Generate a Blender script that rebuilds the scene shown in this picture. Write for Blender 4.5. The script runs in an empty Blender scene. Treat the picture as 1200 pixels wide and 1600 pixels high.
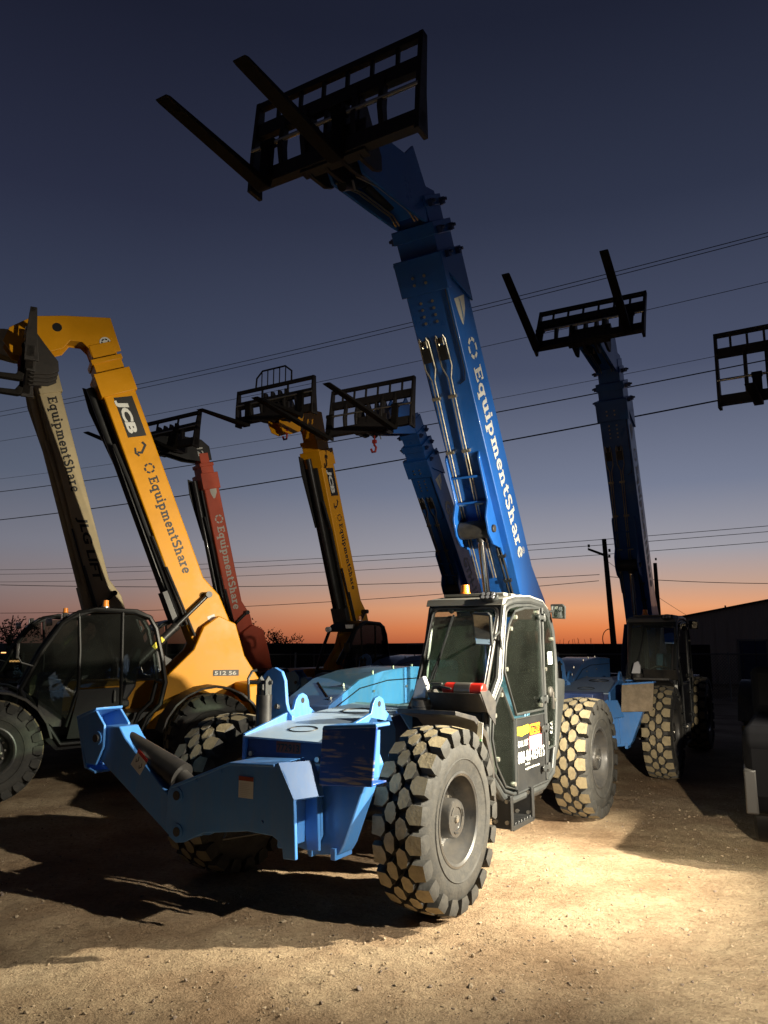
import bpy, bmesh, math, random
from mathutils import Vector, Matrix, noise
random.seed(7)
R = math.radians
scene = bpy.context.scene
COL = scene.collection

# ------------------------------------------------------------------ camera
cam_d = bpy.data.cameras.new("camera"); cam = bpy.data.objects.new("camera", cam_d); COL.objects.link(cam)
cam_d.sensor_fit = 'VERTICAL'; cam_d.sensor_height = 36.0; cam_d.sensor_width = 27.0
cam_d.lens = 1219.6 / 1600 * 36.0
cam_d.clip_start = 0.05; cam_d.clip_end = 5000
cam.location = (0, 0, 2.0); cam.rotation_euler = (R(90) + math.atan(204.7 / 1219.6), 0, 0)
scene.camera = cam

# ------------------------------------------------------------------ sky: clear dusk, the sun already below the horizon on the right
world = bpy.data.worlds.new("World"); scene.world = world; world.use_nodes = True
wn = world.node_tree.nodes; wl = world.node_tree.links; wn.clear()
def N(nodes, t, **kw):
    n = nodes.new(t)
    for k, v in kw.items(): setattr(n, k, v)
    return n
wo = N(wn, 'ShaderNodeOutputWorld'); bg = N(wn, 'ShaderNodeBackground'); tc = N(wn, 'ShaderNodeTexCoord')
sep = N(wn, 'ShaderNodeSeparateXYZ'); wl.new(tc.outputs['Generated'], sep.inputs[0])
def ramp(nodes, stops, interp='EASE'):
    r = N(nodes, 'ShaderNodeValToRGB'); cr = r.color_ramp; cr.interpolation = interp
    while len(cr.elements) < len(stops): cr.elements.new(0.5)
    for e, (p, c) in zip(cr.elements, stops): e.position = p; e.color = (c[0], c[1], c[2], 1)
    return r
def srgb(h):
    h = h.lstrip('#'); v = [int(h[i:i + 2], 16) / 255 for i in (0, 2, 4)]
    return tuple(x / 12.92 if x <= .04045 else ((x + .055) / 1.055) ** 2.4 for x in v)
# elevation (sine) ramps: glow side and far side
SKY_GLOW = [(0.0, srgb('#c7683e')), (0.018, srgb('#e4854f')), (0.042, srgb('#e8a274')), (0.070, srgb('#c4a18e')), (0.11, srgb('#a09da4')), (0.19, srgb('#767d92')),
            (0.33, srgb('#495067')), (0.50, srgb('#2f3549')), (0.66, srgb('#1e2233')), (1.0, srgb('#0f121d'))]
SKY_FAR = [(0.0, srgb('#4a3b3e')), (0.03, srgb('#665659')), (0.07, srgb('#776f73')), (0.12, srgb('#6f707c')), (0.20, srgb('#535b6c')), (0.34, srgb('#394156')),
           (0.50, srgb('#282c40')), (0.66, srgb('#1a1d2d')), (1.0, srgb('#0d0f19'))]
r1 = ramp(wn, SKY_GLOW, 'LINEAR'); r2 = ramp(wn, SKY_FAR, 'LINEAR')
wl.new(sep.outputs[2], r1.inputs[0]); wl.new(sep.outputs[2], r2.inputs[0])
# azimuth weight toward the afterglow (horizontal direction a little right of the view)
dotn = N(wn, 'ShaderNodeVectorMath', operation='DOT_PRODUCT'); flat = N(wn, 'ShaderNodeVectorMath', operation='MULTIPLY'); nrm = N(wn, 'ShaderNodeVectorMath', operation='NORMALIZE')
flat.inputs[1].default_value = (1, 1, 0); wl.new(tc.outputs['Generated'], flat.inputs[0]); wl.new(flat.outputs[0], nrm.inputs[0])
GA = R(19); dotn.inputs[1].default_value = (math.sin(GA), math.cos(GA), 0); wl.new(nrm.outputs[0], dotn.inputs[0])
aw = ramp(wn, [(0.0, (0, 0, 0)), (0.60, (0.0, 0.0, 0.0)), (0.80, (.25, .25, .25)), (0.93, (.72, .72, .72)), (1.0, (1, 1, 1))], 'LINEAR')
wl.new(dotn.outputs['Value'], aw.inputs[0])
mx = N(wn, 'ShaderNodeMixRGB'); wl.new(aw.outputs[0], mx.inputs[0]); wl.new(r2.outputs[0], mx.inputs[1]); wl.new(r1.outputs[0], mx.inputs[2])
bw = ramp(wn, [(0.0, (.25, .25, .25)), (0.45, (.3, .3, .3)), (0.75, (1, 1, 1)), (1.0, (1, 1, 1))], 'LINEAR')   # the side away from the afterglow is already night
bm_ = N(wn, 'ShaderNodeMath', operation='MULTIPLY_ADD'); bm_.inputs[1].default_value = .5; bm_.inputs[2].default_value = .5; wl.new(dotn.outputs['Value'], bm_.inputs[0]); wl.new(bm_.outputs[0], bw.inputs[0])
mb_ = N(wn, 'ShaderNodeMixRGB', blend_type='MULTIPLY'); mb_.inputs[0].default_value = 1; wl.new(mx.outputs[0], mb_.inputs[1]); wl.new(bw.outputs[0], mb_.inputs[2])
wl.new(mb_.outputs[0], bg.inputs[0]); bg.inputs[1].default_value = 1.0; wl.new(bg.outputs[0], wo.inputs[0])

# ------------------------------------------------------------------ lamps: two inferred lamps right of the frame, three added fill spots
def spot(name, loc, target, watts, color, size, blend, soft):
    d = bpy.data.lights.new(name, 'SPOT'); d.energy = watts; d.color = color; d.spot_size = R(size); d.spot_blend = blend; d.shadow_soft_size = soft
    o = bpy.data.objects.new(name, d); COL.objects.link(o); o.location = loc
    o.rotation_euler = (Vector(target) - Vector(loc)).to_track_quat('-Z', 'Y').to_euler(); return o
LAMPS = [("work_lamp", (4.75, 6.0, 3.1), (.45, 7.8, 1.7), 6600, (1.0, .90, .70), 92, .95, .05),
         ("side_lamp", (9.4, .3, 6.4), (.0, 7.2, .1), 9500, (1.0, .92, .76), 33, .9, .08),
         ("boom_fill", (7.6, 1.7, 5.0), (-2.3, 11.7, 4.4), 1900, (1.0, .90, .72), 20, .8, .05),  # added spot with no source of its own, brightens the near yellow boom
         ("far_boom_fill", (7.5, 1.8, 4.9), (-1.9, 17.5, 4.9), 4600, (1.0, .90, .74), 22, .9, .05),  # added spot, lifts the booms in the back row
         ("near_fill", (1.0, -2.0, 2.5), (3.2, 9.4, .0), 7000, (1.0, .88, .70), 25, 1.0, .05)]  # added fill beside the camera, brightens the right telehandler and its ground
for L_ in LAMPS: spot(*L_)

scene.view_settings.view_transform = 'Standard'; scene.view_settings.look = 'None'
scene.view_settings.exposure = 0; scene.view_settings.gamma = 1

# ------------------------------------------------------------------ materials
def mat(name, color, rough=.5, metal=0., noise_amt=0., noise_scale=3., bump=0., bump_scale=60., dust=0., dust_col=(.33, .27, .18), coat=0., spec=.5, streak=False):
    m = bpy.data.materials.new(name); m.use_nodes = True; nt = m.node_tree; nodes = nt.nodes; ln = nt.links
    b = nodes['Principled BSDF']; b.inputs['Base Color'].default_value = (*color, 1); b.inputs['Roughness'].default_value = rough; b.inputs['Metallic'].default_value = metal
    b.inputs['Coat Weight'].default_value = coat; b.inputs['Specular IOR Level'].default_value = spec
    if noise_amt or bump or dust:
        t = N(nodes, 'ShaderNodeTexCoord')
    if noise_amt or dust:
        n1 = N(nodes, 'ShaderNodeTexNoise'); n1.inputs['Scale'].default_value = noise_scale; n1.inputs['Detail'].default_value = 8; n1.inputs['Roughness'].default_value = .65
        ln.new(t.outputs['Object'], n1.inputs['Vector'])
        mr = N(nodes, 'ShaderNodeMapRange'); mr.inputs[1].default_value = .3; mr.inputs[2].default_value = .7; mr.inputs[3].default_value = 1 - noise_amt; mr.inputs[4].default_value = 1 + noise_amt
        ln.new(n1.outputs[0], mr.inputs[0])
        mul = N(nodes, 'ShaderNodeMixRGB', blend_type='MULTIPLY'); mul.inputs[0].default_value = 1; mul.inputs[1].default_value = (*color, 1); ln.new(mr.outputs[0], mul.inputs[2])
        out = mul.outputs[0]
        rr = N(nodes, 'ShaderNodeMapRange'); rr.inputs[1].default_value = .3; rr.inputs[2].default_value = .7; rr.inputs[3].default_value = max(.02, rough - .1); rr.inputs[4].default_value = min(1, rough + .12)
        ln.new(n1.outputs[0], rr.inputs[0]); ln.new(rr.outputs[0], b.inputs['Roughness'])
        if dust:
            n2 = N(nodes, 'ShaderNodeTexNoise'); n2.inputs['Scale'].default_value = noise_scale * 2.3; n2.inputs['Detail'].default_value = 10; n2.inputs['Roughness'].default_value = .75
            if streak:
                mp_ = N(nodes, 'ShaderNodeMapping'); mp_.inputs['Scale'].default_value = (1.6, 1.6, .35); ln.new(t.outputs['Object'], mp_.inputs[0]); ln.new(mp_.outputs[0], n2.inputs['Vector'])
            else: ln.new(t.outputs['Object'], n2.inputs['Vector'])
            dm = N(nodes, 'ShaderNodeMapRange'); dm.inputs[1].default_value = .42; dm.inputs[2].default_value = .72; dm.inputs[3].default_value = 0.15 * dust; dm.inputs[4].default_value = dust
            ln.new(n2.outputs[0], dm.inputs[0])
            mix = N(nodes, 'ShaderNodeMixRGB'); ln.new(dm.outputs[0], mix.inputs[0]); ln.new(out, mix.inputs[1]); mix.inputs[2].default_value = (*dust_col, 1); out = mix.outputs[0]
        ln.new(out, b.inputs['Base Color'])
    if bump:
        n3 = N(nodes, 'ShaderNodeTexNoise'); n3.inputs['Scale'].default_value = bump_scale; n3.inputs['Detail'].default_value = 6
        ln.new(t.outputs['Object'], n3.inputs['Vector']); bp = N(nodes, 'ShaderNodeBump'); bp.inputs['Strength'].default_value = bump; bp.inputs['Distance'].default_value = .01
        ln.new(n3.outputs[0], bp.inputs['Height']); ln.new(bp.outputs[0], b.inputs['Normal'])
    return m
def glass(name, tint, dusty, rough=.02):
    m = bpy.data.materials.new(name); m.use_nodes = True; nt = m.node_tree; nodes = nt.nodes; ln = nt.links; nodes.clear()
    o = N(nodes, 'ShaderNodeOutputMaterial'); tr = N(nodes, 'ShaderNodeBsdfTransparent'); gl = N(nodes, 'ShaderNodeBsdfGlossy'); df = N(nodes, 'ShaderNodeBsdfDiffuse')
    tr.inputs[0].default_value = (*tint, 1); gl.inputs['Roughness'].default_value = rough; df.inputs[0].default_value = (.55, .56, .5, 1)
    fr = N(nodes, 'ShaderNodeFresnel'); fr.inputs[0].default_value = 1.5
    m1 = N(nodes, 'ShaderNodeMixShader'); ln.new(fr.outputs[0], m1.inputs[0]); ln.new(tr.outputs[0], m1.inputs[1]); ln.new(gl.outputs[0], m1.inputs[2])
    t = N(nodes, 'ShaderNodeTexCoord'); n1 = N(nodes, 'ShaderNodeTexNoise'); n1.inputs['Scale'].default_value = 2.2; n1.inputs['Detail'].default_value = 3; n1.inputs['Roughness'].default_value = .5; ln.new(t.outputs['Object'], n1.inputs['Vector'])
    mr = N(nodes, 'ShaderNodeMapRange'); mr.inputs[1].default_value = .35; mr.inputs[2].default_value = .7; mr.inputs[3].default_value = dusty * .45; mr.inputs[4].default_value = dusty; ln.new(n1.outputs[0], mr.inputs[0])
    m2 = N(nodes, 'ShaderNodeMixShader'); ln.new(mr.outputs[0], m2.inputs[0]); ln.new(m1.outputs[0], m2.inputs[1]); ln.new(df.outputs[0], m2.inputs[2]); ln.new(m2.outputs[0], o.inputs[0])
    return m
def emit(name, color, strength):
    m = bpy.data.materials.new(name); m.use_nodes = True; nodes = m.node_tree.nodes; b = nodes['Principled BSDF']
    b.inputs['Base Color'].default_value = (*color, 1); b.inputs['Emission Color'].default_value = (*color, 1); b.inputs['Emission Strength'].default_value = strength; return m
M = dict(
    blue=mat('blue_paint', (.045, .205, .56), .38, noise_amt=.08, noise_scale=2.5, coat=.25, bump=.04, bump_scale=8, dust=.24, dust_col=(.24, .25, .23), streak=True),
    boomblue=mat('boom_blue_paint', (.010, .105, .42), .34, noise_amt=.14, noise_scale=1.6, coat=.25, bump=.04, bump_scale=8, dust=.14, dust_col=(.10, .16, .24), streak=True),
    bluescr=None,
    darkblue=mat('dark_blue_paint', (.008, .03, .12), .45, noise_amt=.1, dust=.1),
    hood=mat('hood_paint', (.06, .14, .33), .36, noise_amt=.08, dust=.25, coat=.2),
    nosetop=mat('pale_lit_dusty_blue_paint', (.25, .36, .50), .5, noise_amt=.06, dust=.3, dust_col=(.5, .5, .45)),  # dusty blue paint, paler because the light on the top is in its colour
    yellow=mat('yellow_paint', (.62, .27, .004), .42, noise_amt=.10, noise_scale=2, coat=.0, dust=.015, spec=.3),
    beige=mat('faded_cream_paint', (.52, .42, .24), .6, noise_amt=.15, noise_scale=2, dust=.3),
    red=mat('red_paint', (.62, .085, .03), .42, noise_amt=.1, noise_scale=2, dust=.1),
    black=mat('black_paint', (.012, .012, .013), .42, noise_amt=.15, dust=.06),
    satin=mat('satin_black_metal', (.018, .019, .02), .36, noise_amt=.1, dust=.03, coat=.15),
    plastic=mat('black_plastic', (.018, .018, .02), .55, noise_amt=.1, dust=.15, bump=.1),
    cabgrey=mat('cab_grey_paint', (.026, .029, .030), .42, noise_amt=.1, dust=.035, coat=.05),
    cabroof=mat('cab_roof_dusty', (.22, .22, .20), .6, noise_amt=.1, dust=.3),
    frame=mat('fork_frame_steel', (.018, .016, .015), .6, noise_amt=.3, noise_scale=9, dust=.12, dust_col=(.12, .07, .04)),
    ink=mat('deep_black_paint', (.004, .004, .004), .4, spec=.3), worn=mat('worn_fork_steel', (.010, .009, .008), .6, noise_amt=.4, noise_scale=9, dust=.04, dust_col=(.16, .10, .06), spec=.15),
    chrome=mat('chrome_rod', (.75, .75, .76), .12, 1.),
    steel=mat('zinc_steel', (.55, .52, .46), .35, .9, noise_amt=.1),
    pipe=mat('zinc_pipe', (.50, .46, .36), .34, .85, noise_amt=.15, noise_scale=20),
    rubber=mat('tyre_rubber', (.022, .022, .021), .75, noise_amt=.2, noise_scale=6, dust=.14, dust_col=(.22, .19, .14), bump=.3, bump_scale=40),
    tread=mat('dusty_tread_rubber', (.24, .195, .115), .85, noise_amt=.35, noise_scale=9, dust=.45, dust_col=(.37, .31, .19), bump=.4, bump_scale=50),
    rim=mat('grey_rim_paint', (.035, .036, .038), .34, noise_amt=.15, dust=.15, coat=.2),
    glass=glass('cab_glass', (.80, .88, .82), .006), glassw=glass('dusty_windscreen', (.80, .86, .82), .07), glassd=glass('dark_glass', (.45, .5, .48), .015),
    mirror=mat('mirror_glass', (.8, .85, .85), .03, 1.),
    white=mat('white_decal', (.62, .62, .58), .55, noise_amt=.05), grey=mat('grey_decal', (.5, .48, .42), .6), blackd=mat('black_decal', (.01, .01, .01), .5),
    whitel=mat('worn_white_lettering', (.62, .60, .52), .6, noise_amt=.08),
    redd=mat('red_decal', (.55, .03, .02), .5), orange=mat('orange_sticker', (.85, .22, .01), .55), ytape=mat('yellow_sticker', (.85, .66, .02), .55), pink=mat('pink_sticker_border', (.7, .12, .16), .55),
    greend=mat('green_reflector', (.1, .6, .2), .4), maroon=mat('faded_maroon_decal', (.22, .04, .015), .6, noise_amt=.2),
    extred=mat('red_extinguisher_paint', (.62, .03, .02), .3, coat=.3), amber=mat('amber_lens', (.85, .28, .04), .25),
    lens=mat('clear_lamp_lens', (.7, .7, .72), .15, .3), seat=mat('seat_vinyl', (.02, .02, .022), .6), blueint=mat('blue_seat_back', (.10, .22, .34), .6),
    hook=mat('red_hook_paint', (.25, .02, .015), .5), bag=mat('clear_plastic_cover', (.6, .6, .62), .3),
    wood=mat('weathered_pole_wood', (.045, .032, .022), .9, noise_amt=.3, noise_scale=4, bump=.4), wire=mat('black_cable', (.01, .01, .012), .6),
    wiref=mat('distant_cable', (.03, .03, .035), .7), galv=mat('galvanised_steel', (.25, .25, .24), .5, .7, noise_amt=.1),
    carblack=mat('black_car_paint', (.003, .003, .0035), .6, noise_amt=.1, coat=.0, spec=.02), bark=mat('bark', (.03, .022, .015), .9), leaf=mat('dark_leaves', (.02, .03, .012), .8),
    lensd=mat('dusty_lamp_lens', (.018, .017, .016), .35, spec=.3), siding=None)
# scratched blue: pale diagonal scuffs
def scratched():
    m = mat('scuffed_blue_plate', (.010, .075, .36), .42, noise_amt=.08, coat=.2); nt = m.node_tree; nodes = nt.nodes; ln = nt.links; b = nodes['Principled BSDF']
    t = N(nodes, 'ShaderNodeTexCoord'); mp = N(nodes, 'ShaderNodeMapping'); mp.inputs['Rotation'].default_value = (R(50), 0, 0); mp.inputs['Scale'].default_value = (1, 4, 36); ln.new(t.outputs['Object'], mp.inputs[0])
    n = N(nodes, 'ShaderNodeTexNoise'); n.inputs['Scale'].default_value = 1.0; n.inputs['Detail'].default_value = 5; ln.new(mp.outputs[0], n.inputs['Vector'])
    n2 = N(nodes, 'ShaderNodeTexNoise'); n2.inputs['Scale'].default_value = 5; n2.inputs['Detail'].default_value = 3; ln.new(t.outputs['Object'], n2.inputs['Vector'])
    a = N(nodes, 'ShaderNodeMapRange'); a.inputs[1].default_value = .50; a.inputs[2].default_value = .62; ln.new(n.outputs[0], a.inputs[0])
    c = N(nodes, 'ShaderNodeMapRange'); c.inputs[1].default_value = .42; c.inputs[2].default_value = .54; ln.new(n2.outputs[0], c.inputs[0])
    mu = N(nodes, 'ShaderNodeMath', operation='MULTIPLY'); ln.new(a.outputs[0], mu.inputs[0]); ln.new(c.outputs[0], mu.inputs[1])
    src = b.inputs['Base Color'].links[0].from_socket; mix = N(nodes, 'ShaderNodeMixRGB'); ln.new(mu.outputs[0], mix.inputs[0]); ln.new(src, mix.inputs[1]); mix.inputs[2].default_value = (.42, .36, .27, 1); ln.new(mix.outputs[0], b.inputs['Base Color'])
    return m
M['bluescr'] = scratched()
M['dirtyplate'] = mat('muddy_plate', (.18, .14, .09), .8, noise_amt=.25, noise_scale=5, dust=.8, dust_col=(.34, .27, .19))

# ------------------------------------------------------------------ mesh helper
class MB:
    def __init__(s, F=None): s.v = []; s.f = []; s.m = []; s.F = F or (lambda a, b, c: Vector((a, b, c)))
    def add(s, vs, fs, mi=0):
        o = len(s.v); s.v += [tuple(s.F(*v)) for v in vs]; s.f += [tuple(o + i for i in f) for f in fs]; s.m += [mi] * len(fs); return s
    def box(s, lo, hi, mi=0):
        (x0, y0, z0), (x1, y1, z1) = lo, hi
        return s.add([(x0, y0, z0), (x1, y0, z0), (x1, y1, z0), (x0, y1, z0), (x0, y0, z1), (x1, y0, z1), (x1, y1, z1), (x0, y1, z1)],
                     [(0, 3, 2, 1), (4, 5, 6, 7), (0, 1, 5, 4), (1, 2, 6, 5), (2, 3, 7, 6), (3, 0, 4, 7)], mi)
    def prism(s, pts, axis, d0, d1, mi=0, capmi=None):
        # pts: 2-D outline in the two other axes (in x,y,z order), extruded along axis
        def p(q, d):
            return {0: (d, q[0], q[1]), 1: (q[0], d, q[1]), 2: (q[0], q[1], d)}[axis]
        n = len(pts); vs = [p(q, d0) for q in pts] + [p(q, d1) for q in pts]
        s.add(vs, [tuple(range(n)), tuple(range(2 * n - 1, n - 1, -1))], mi if capmi is None else capmi)
        o = len(s.v) - 2 * n
        for i in range(n):
            j = (i + 1) % n; s.f.append((o + i, o + j, o + n + j, o + n + i)); s.m.append(mi)
        return s
    def cyl(s, p0, p1, r0, r1=None, n=16, mi=0, caps=True):
        r1 = r0 if r1 is None else r1; p0 = Vector(p0); p1 = Vector(p1); d = (p1 - p0)
        if d.length < 1e-7: return s
        d.normalize(); u = d.orthogonal().normalized(); w = d.cross(u)
        vs = []
        for p, r in ((p0, r0), (p1, r1)):
            for i in range(n):
                a = 2 * math.pi * i / n; vs.append(tuple(p + (u * math.cos(a) + w * math.sin(a)) * r))
        fs = [(i, (i + 1) % n, n + (i + 1) % n, n + i) for i in range(n)]
        if caps: fs += [tuple(range(n - 1, -1, -1)), tuple(range(n, 2 * n))]
        return s.add(vs, fs, mi)
    def tube(s, path, r, n=8, mi=0, closed=False):
        P = [Vector(p) for p in path]; k = len(P); rings = []
        for i, p in enumerate(P):
            a = P[i - 1] if (i > 0 or closed) else P[0]; b = P[(i + 1) % k] if (i < k - 1 or closed) else P[-1]
            d = (b - a).normalized()
            if i == 0 or True:
                if i == 0: u = d.orthogonal().normalized()
                else: u = (u - d * u.dot(d)); u = u.normalized() if u.length > 1e-5 else d.orthogonal().normalized()
            w = d.cross(u); rings.append([tuple(p + (u * math.cos(2 * math.pi * j / n) + w * math.sin(2 * math.pi * j / n)) * r) for j in range(n)])
        vs = [v for rg in rings for v in rg]; fs = []
        for i in range(k if closed else k - 1):
            i2 = (i + 1) % k
            for j in range(n): fs.append((i * n + j, i * n + (j + 1) % n, i2 * n + (j + 1) % n, i2 * n + j))
        if not closed: fs += [tuple(range(n - 1, -1, -1)), tuple((k - 1) * n + j for j in range(n))]
        return s.add(vs, fs, mi)
    def lathe(s, prof, c=(0, 0, 0), n=48, mi=0, closed=False):
        # prof: (y, r) around the y axis
        vs = []; k = len(prof)
        for y, r in prof:
            for i in range(n):
                a = 2 * math.pi * i / n; vs.append((c[0] + r * math.cos(a), c[1] + y, c[2] + r * math.sin(a)))
        fs = []
        for q in range(k if closed else k - 1):
            q2 = (q + 1) % k
            for i in range(n): fs.append((q * n + i, q * n + (i + 1) % n, q2 * n + (i + 1) % n, q2 * n + i))
        return s.add(vs, fs, mi)
    def ribbon(s, pts, t, depth, mi=0, closed=False):
        # flat stroke in the (u,v) plane of F at height `depth`
        P = [Vector((p[0], p[1])) for p in pts]; k = len(P); L = []; Rr = []
        for i in range(k):
            a = P[i - 1] if (i > 0 or closed) else P[i]; b = P[(i + 1) % k] if (i < k - 1 or closed) else P[i]
            d1 = (P[i] - a); d2 = (b - P[i])
            d1 = d1.normalized() if d1.length > 1e-9 else d2.normalized(); d2 = d2.normalized() if d2.length > 1e-9 else d1
            n1 = Vector((-d1.y, d1.x)); n2 = Vector((-d2.y, d2.x)); nn = (n1 + n2); nn = nn.normalized() if nn.length > 1e-6 else n1
            m = t / 2 / max(.45, nn.dot(n1)); L.append(P[i] + nn * m); Rr.append(P[i] - nn * m)
        vs = [(p.x, p.y, depth) for p in L] + [(p.x, p.y, depth) for p in Rr]
        fs = [(i, (i + 1) % k, k + (i + 1) % k, k + i) for i in range(k if closed else k - 1)]
        return s.add(vs, fs, mi)
    def build(s, name, mats, parent=None, smooth=True, bevel=0., recalc=True, loc=None, sharp=32):
        me = bpy.data.meshes.new(name); me.from_pydata(s.v, [], s.f)
        if not isinstance(mats, (list, tuple)): mats = [mats]
        for mm in mats: me.materials.append(M[mm] if isinstance(mm, str) else mm)
        me.polygons.foreach_set('material_index', s.m)
        if recalc:
            bm = bmesh.new(); bm.from_mesh(me); bmesh.ops.recalc_face_normals(bm, faces=bm.faces); bm.to_mesh(me); bm.free()
        if smooth:
            me.polygons.foreach_set('use_smooth', [True] * len(me.polygons)); me.set_sharp_from_angle(angle=R(sharp))
        me.update(); o = bpy.data.objects.new(name, me); COL.objects.link(o)
        if parent is not None: o.parent = parent
        if loc is not None: o.location = loc
        if bevel:
            b = o.modifiers.new('bevel', 'BEVEL'); b.width = bevel; b.segments = 2; b.limit_method = 'ANGLE'; b.angle_limit = R(40); b.harden_normals = False
        return o
def build_each(mb, name, mats, parent, **kw):
    # every loose piece of the helper becomes a part of its own
    par = list(range(len(mb.v)))
    def find(i):
        while par[i] != i: par[i] = par[par[i]]; i = par[i]
        return i
    for f in mb.f:
        for i in f[1:]: par[find(i)] = find(f[0])
    groups = {}
    for f, m_ in zip(mb.f, mb.m): groups.setdefault(find(f[0]), []).append((f, m_))
    out = []
    for g in groups.values():
        idx = sorted({i for f, _ in g for i in f}); mp = {i: k for k, i in enumerate(idx)}
        q = MB(); q.v = [mb.v[i] for i in idx]; q.f = [tuple(mp[i] for i in f) for f, _ in g]; q.m = [m_ for _, m_ in g]; out.append(q.build(name, mats, parent, **kw))
    return out
def tag(o, label=None, cat=None, group=None, kind=None):
    if label: o['label'] = label
    if cat: o['category'] = cat
    if group: o['group'] = group
    if kind: o['kind'] = kind
    return o
def thing(name, loc, ang, label, cat, group=None):
    o = bpy.data.objects.new(name, None); COL.objects.link(o); o.location = loc; o.rotation_euler = (0, 0, R(ang)); o.empty_display_size = .3
    return tag(o, label, cat, group)
def planeF(o, u, v, w):
    o, u, v, w = Vector(o), Vector(u).normalized(), Vector(v).normalized(), Vector(w).normalized()
    return lambda a, b, c: o + u * a + v * b + w * c
def arc(cx, cy, rx, ry, a0, a1, n=10):
    return [(cx + rx * math.cos(R(a0 + (a1 - a0) * i / n)), cy + ry * math.sin(R(a0 + (a1 - a0) * i / n))) for i in range(n + 1)]
# slab lettering: strokes per glyph (x height 1, caps 1.4)
def slab(ch):
    T = .30; S = .2; a = []
    st = lambda x, y0, y1: a.append(([(x, y0), (x, y1)], T))
    se = lambda x0, x1, y: a.append(([(x0, y), (x1, y)], S))
    if ch == 'E': st(.32, 0, 1.4); se(0, 1.12, .1); se(0, 1.12, 1.3); se(.3, .85, .7); a.append(([(1.05, 0), (1.05, .42)], .16)); a.append(([(1.05, .98), (1.05, 1.4)], .16)); a.append(([(.82, .5), (.82, .9)], .14)); w = 1.25
    elif ch in 'qp':
        x = .85 if ch == 'q' else .3; a.append((arc(.5 if ch == 'q' else .62, .5, .34, .40, 0, 360, 16), T * .85)); st(x, -.42, 1.0); se(x - .28, x + .28, -.36); se(x - (.0 if ch == 'q' else .3), x + (.28 if ch == 'q' else 0), .92); w = 1.25
    elif ch == 'u': st(.3, .3, 1); a.append((arc(.55, .38, .27, .28, 180, 350, 8), T * .8)); st(.85, 0, 1); se(.02, .3, .92); se(.6, .85, .92); se(.85, 1.12, .08); w = 1.2
    elif ch == 'i': st(.3, 0, 1); se(.02, .3, .92); se(0, .6, .08); a.append(([(.3, 1.16), (.3, 1.46)], .32)); w = .68
    elif ch == 'm': st(.3, 0, 1); st(.85, 0, .7); st(1.4, 0, .7); a.append((arc(.57, .62, .28, .28, 180, 0, 8), T * .8)); a.append((arc(1.12, .62, .28, .28, 180, 0, 8), T * .8)); se(.02, .3, .92); se(.02, .58, .08); se(.64, 1.06, .08); se(1.16, 1.68, .08); w = 1.75
    elif ch == 'n': st(.3, 0, 1); st(.88, 0, .7); a.append((arc(.58, .62, .29, .28, 180, 0, 8), T * .8)); se(.02, .3, .92); se(.02, .56, .08); se(.64, 1.14, .08); w = 1.22
    elif ch == 'h': st(.3, 0, 1.42); st(.88, 0, .7); a.append((arc(.58, .62, .29, .28, 180, 0, 8), T * .8)); se(.02, .3, 1.34); se(.02, .56, .08); se(.64, 1.14, .08); w = 1.22
    elif ch == 'r': st(.3, 0, 1); a.append((arc(.62, .6, .32, .3, 175, 60, 6), T * .85)); se(.02, .3, .92); se(.02, .64, .08); w = .92
    elif ch == 'e': a.append((arc(.54, .5, .36, .41, 5, 320, 14), T * .85)); se(.2, .9, .5); w = 1.08
    elif ch == 't': st(.38, .25, 1.3); se(.05, .78, .92); a.append((arc(.62, .3, .24, .2, 180, 330, 6), T * .7)); w = .9
    elif ch == 'a': st(.78, .1, .72); a.append((arc(.48, .66, .30, .26, 160, 0, 7), T * .75)); a.append((arc(.46, .3, .26, .21, 0, 360, 12), T * .7)); se(.78, 1.04, .09); w = 1.1
    elif ch == 'S': a.append((arc(.58, 1.03, .38, .27, 25, 270, 9) + arc(.58, .38, .40, .29, 90, -155, 9)[1:], T * .9)); w = 1.18
    else: w = .6
    return a, w
def slab_text(parent, name, txt, F, height, material, ring=True):
    mb = MB(F); sc = height / 1.4; x = 0; d = .0
    if ring:
        for k in range(6):
            mb.ribbon([(p[0], p[1]) for p in arc(height * .55, height * .5, height * .5, height * .5, k * 60 + 8, k * 60 + 52, 3)], height * .2, .004)
        x = height * 1.55
    i = 0
    for ch in txt:
        st, w = slab(ch)
        for pts, t in st:
            mb.ribbon([(x + p[0] * sc, p[1] * sc) for p in pts], t * sc, .003 + .0003 * (i % 9)); i += 1
        x += w * sc
    o = mb.build(name, material, parent, smooth=False, recalc=False); return o, x
_fc = {}
def text(parent, name, txt, F, height, material, bold=.0, width=None, lift=.003, shear=0.):
    """built-in font lettering turned into a flat mesh and laid on the plane F(u, v, w)"""
    key = (txt, bold, shear)
    if key not in _fc:
        c = bpy.data.curves.new('lettering', 'FONT'); c.body = txt; c.size = 1; c.offset = bold; c.shear = shear; c.fill_mode = 'FRONT'; c.resolution_u = 3
        o = bpy.data.objects.new('lettering', c); COL.objects.link(o); dg = bpy.context.evaluated_depsgraph_get(); dg.update()
        me = bpy.data.meshes.new_from_object(o.evaluated_get(dg)); _fc[key] = ([tuple(v.co) for v in me.vertices], [tuple(p.vertices) for p in me.polygons])
        bpy.data.objects.remove(o); bpy.data.curves.remove(c); bpy.data.meshes.remove(me)
    vs, fs = _fc[key]; x0 = min(v[0] for v in vs); x1 = max(v[0] for v in vs); y1 = max(v[1] for v in vs); y0 = min(v[1] for v in vs)
    sy = height / max(.001, y1 - min(0, y0)); sx = sy if width is None else width / (x1 - x0)
    mb = MB(F); mb.add([((v[0] - x0) * sx, v[1] * sy, lift) for v in vs], fs)
    return mb.build(name, material, parent, smooth=False, recalc=False)

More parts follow.
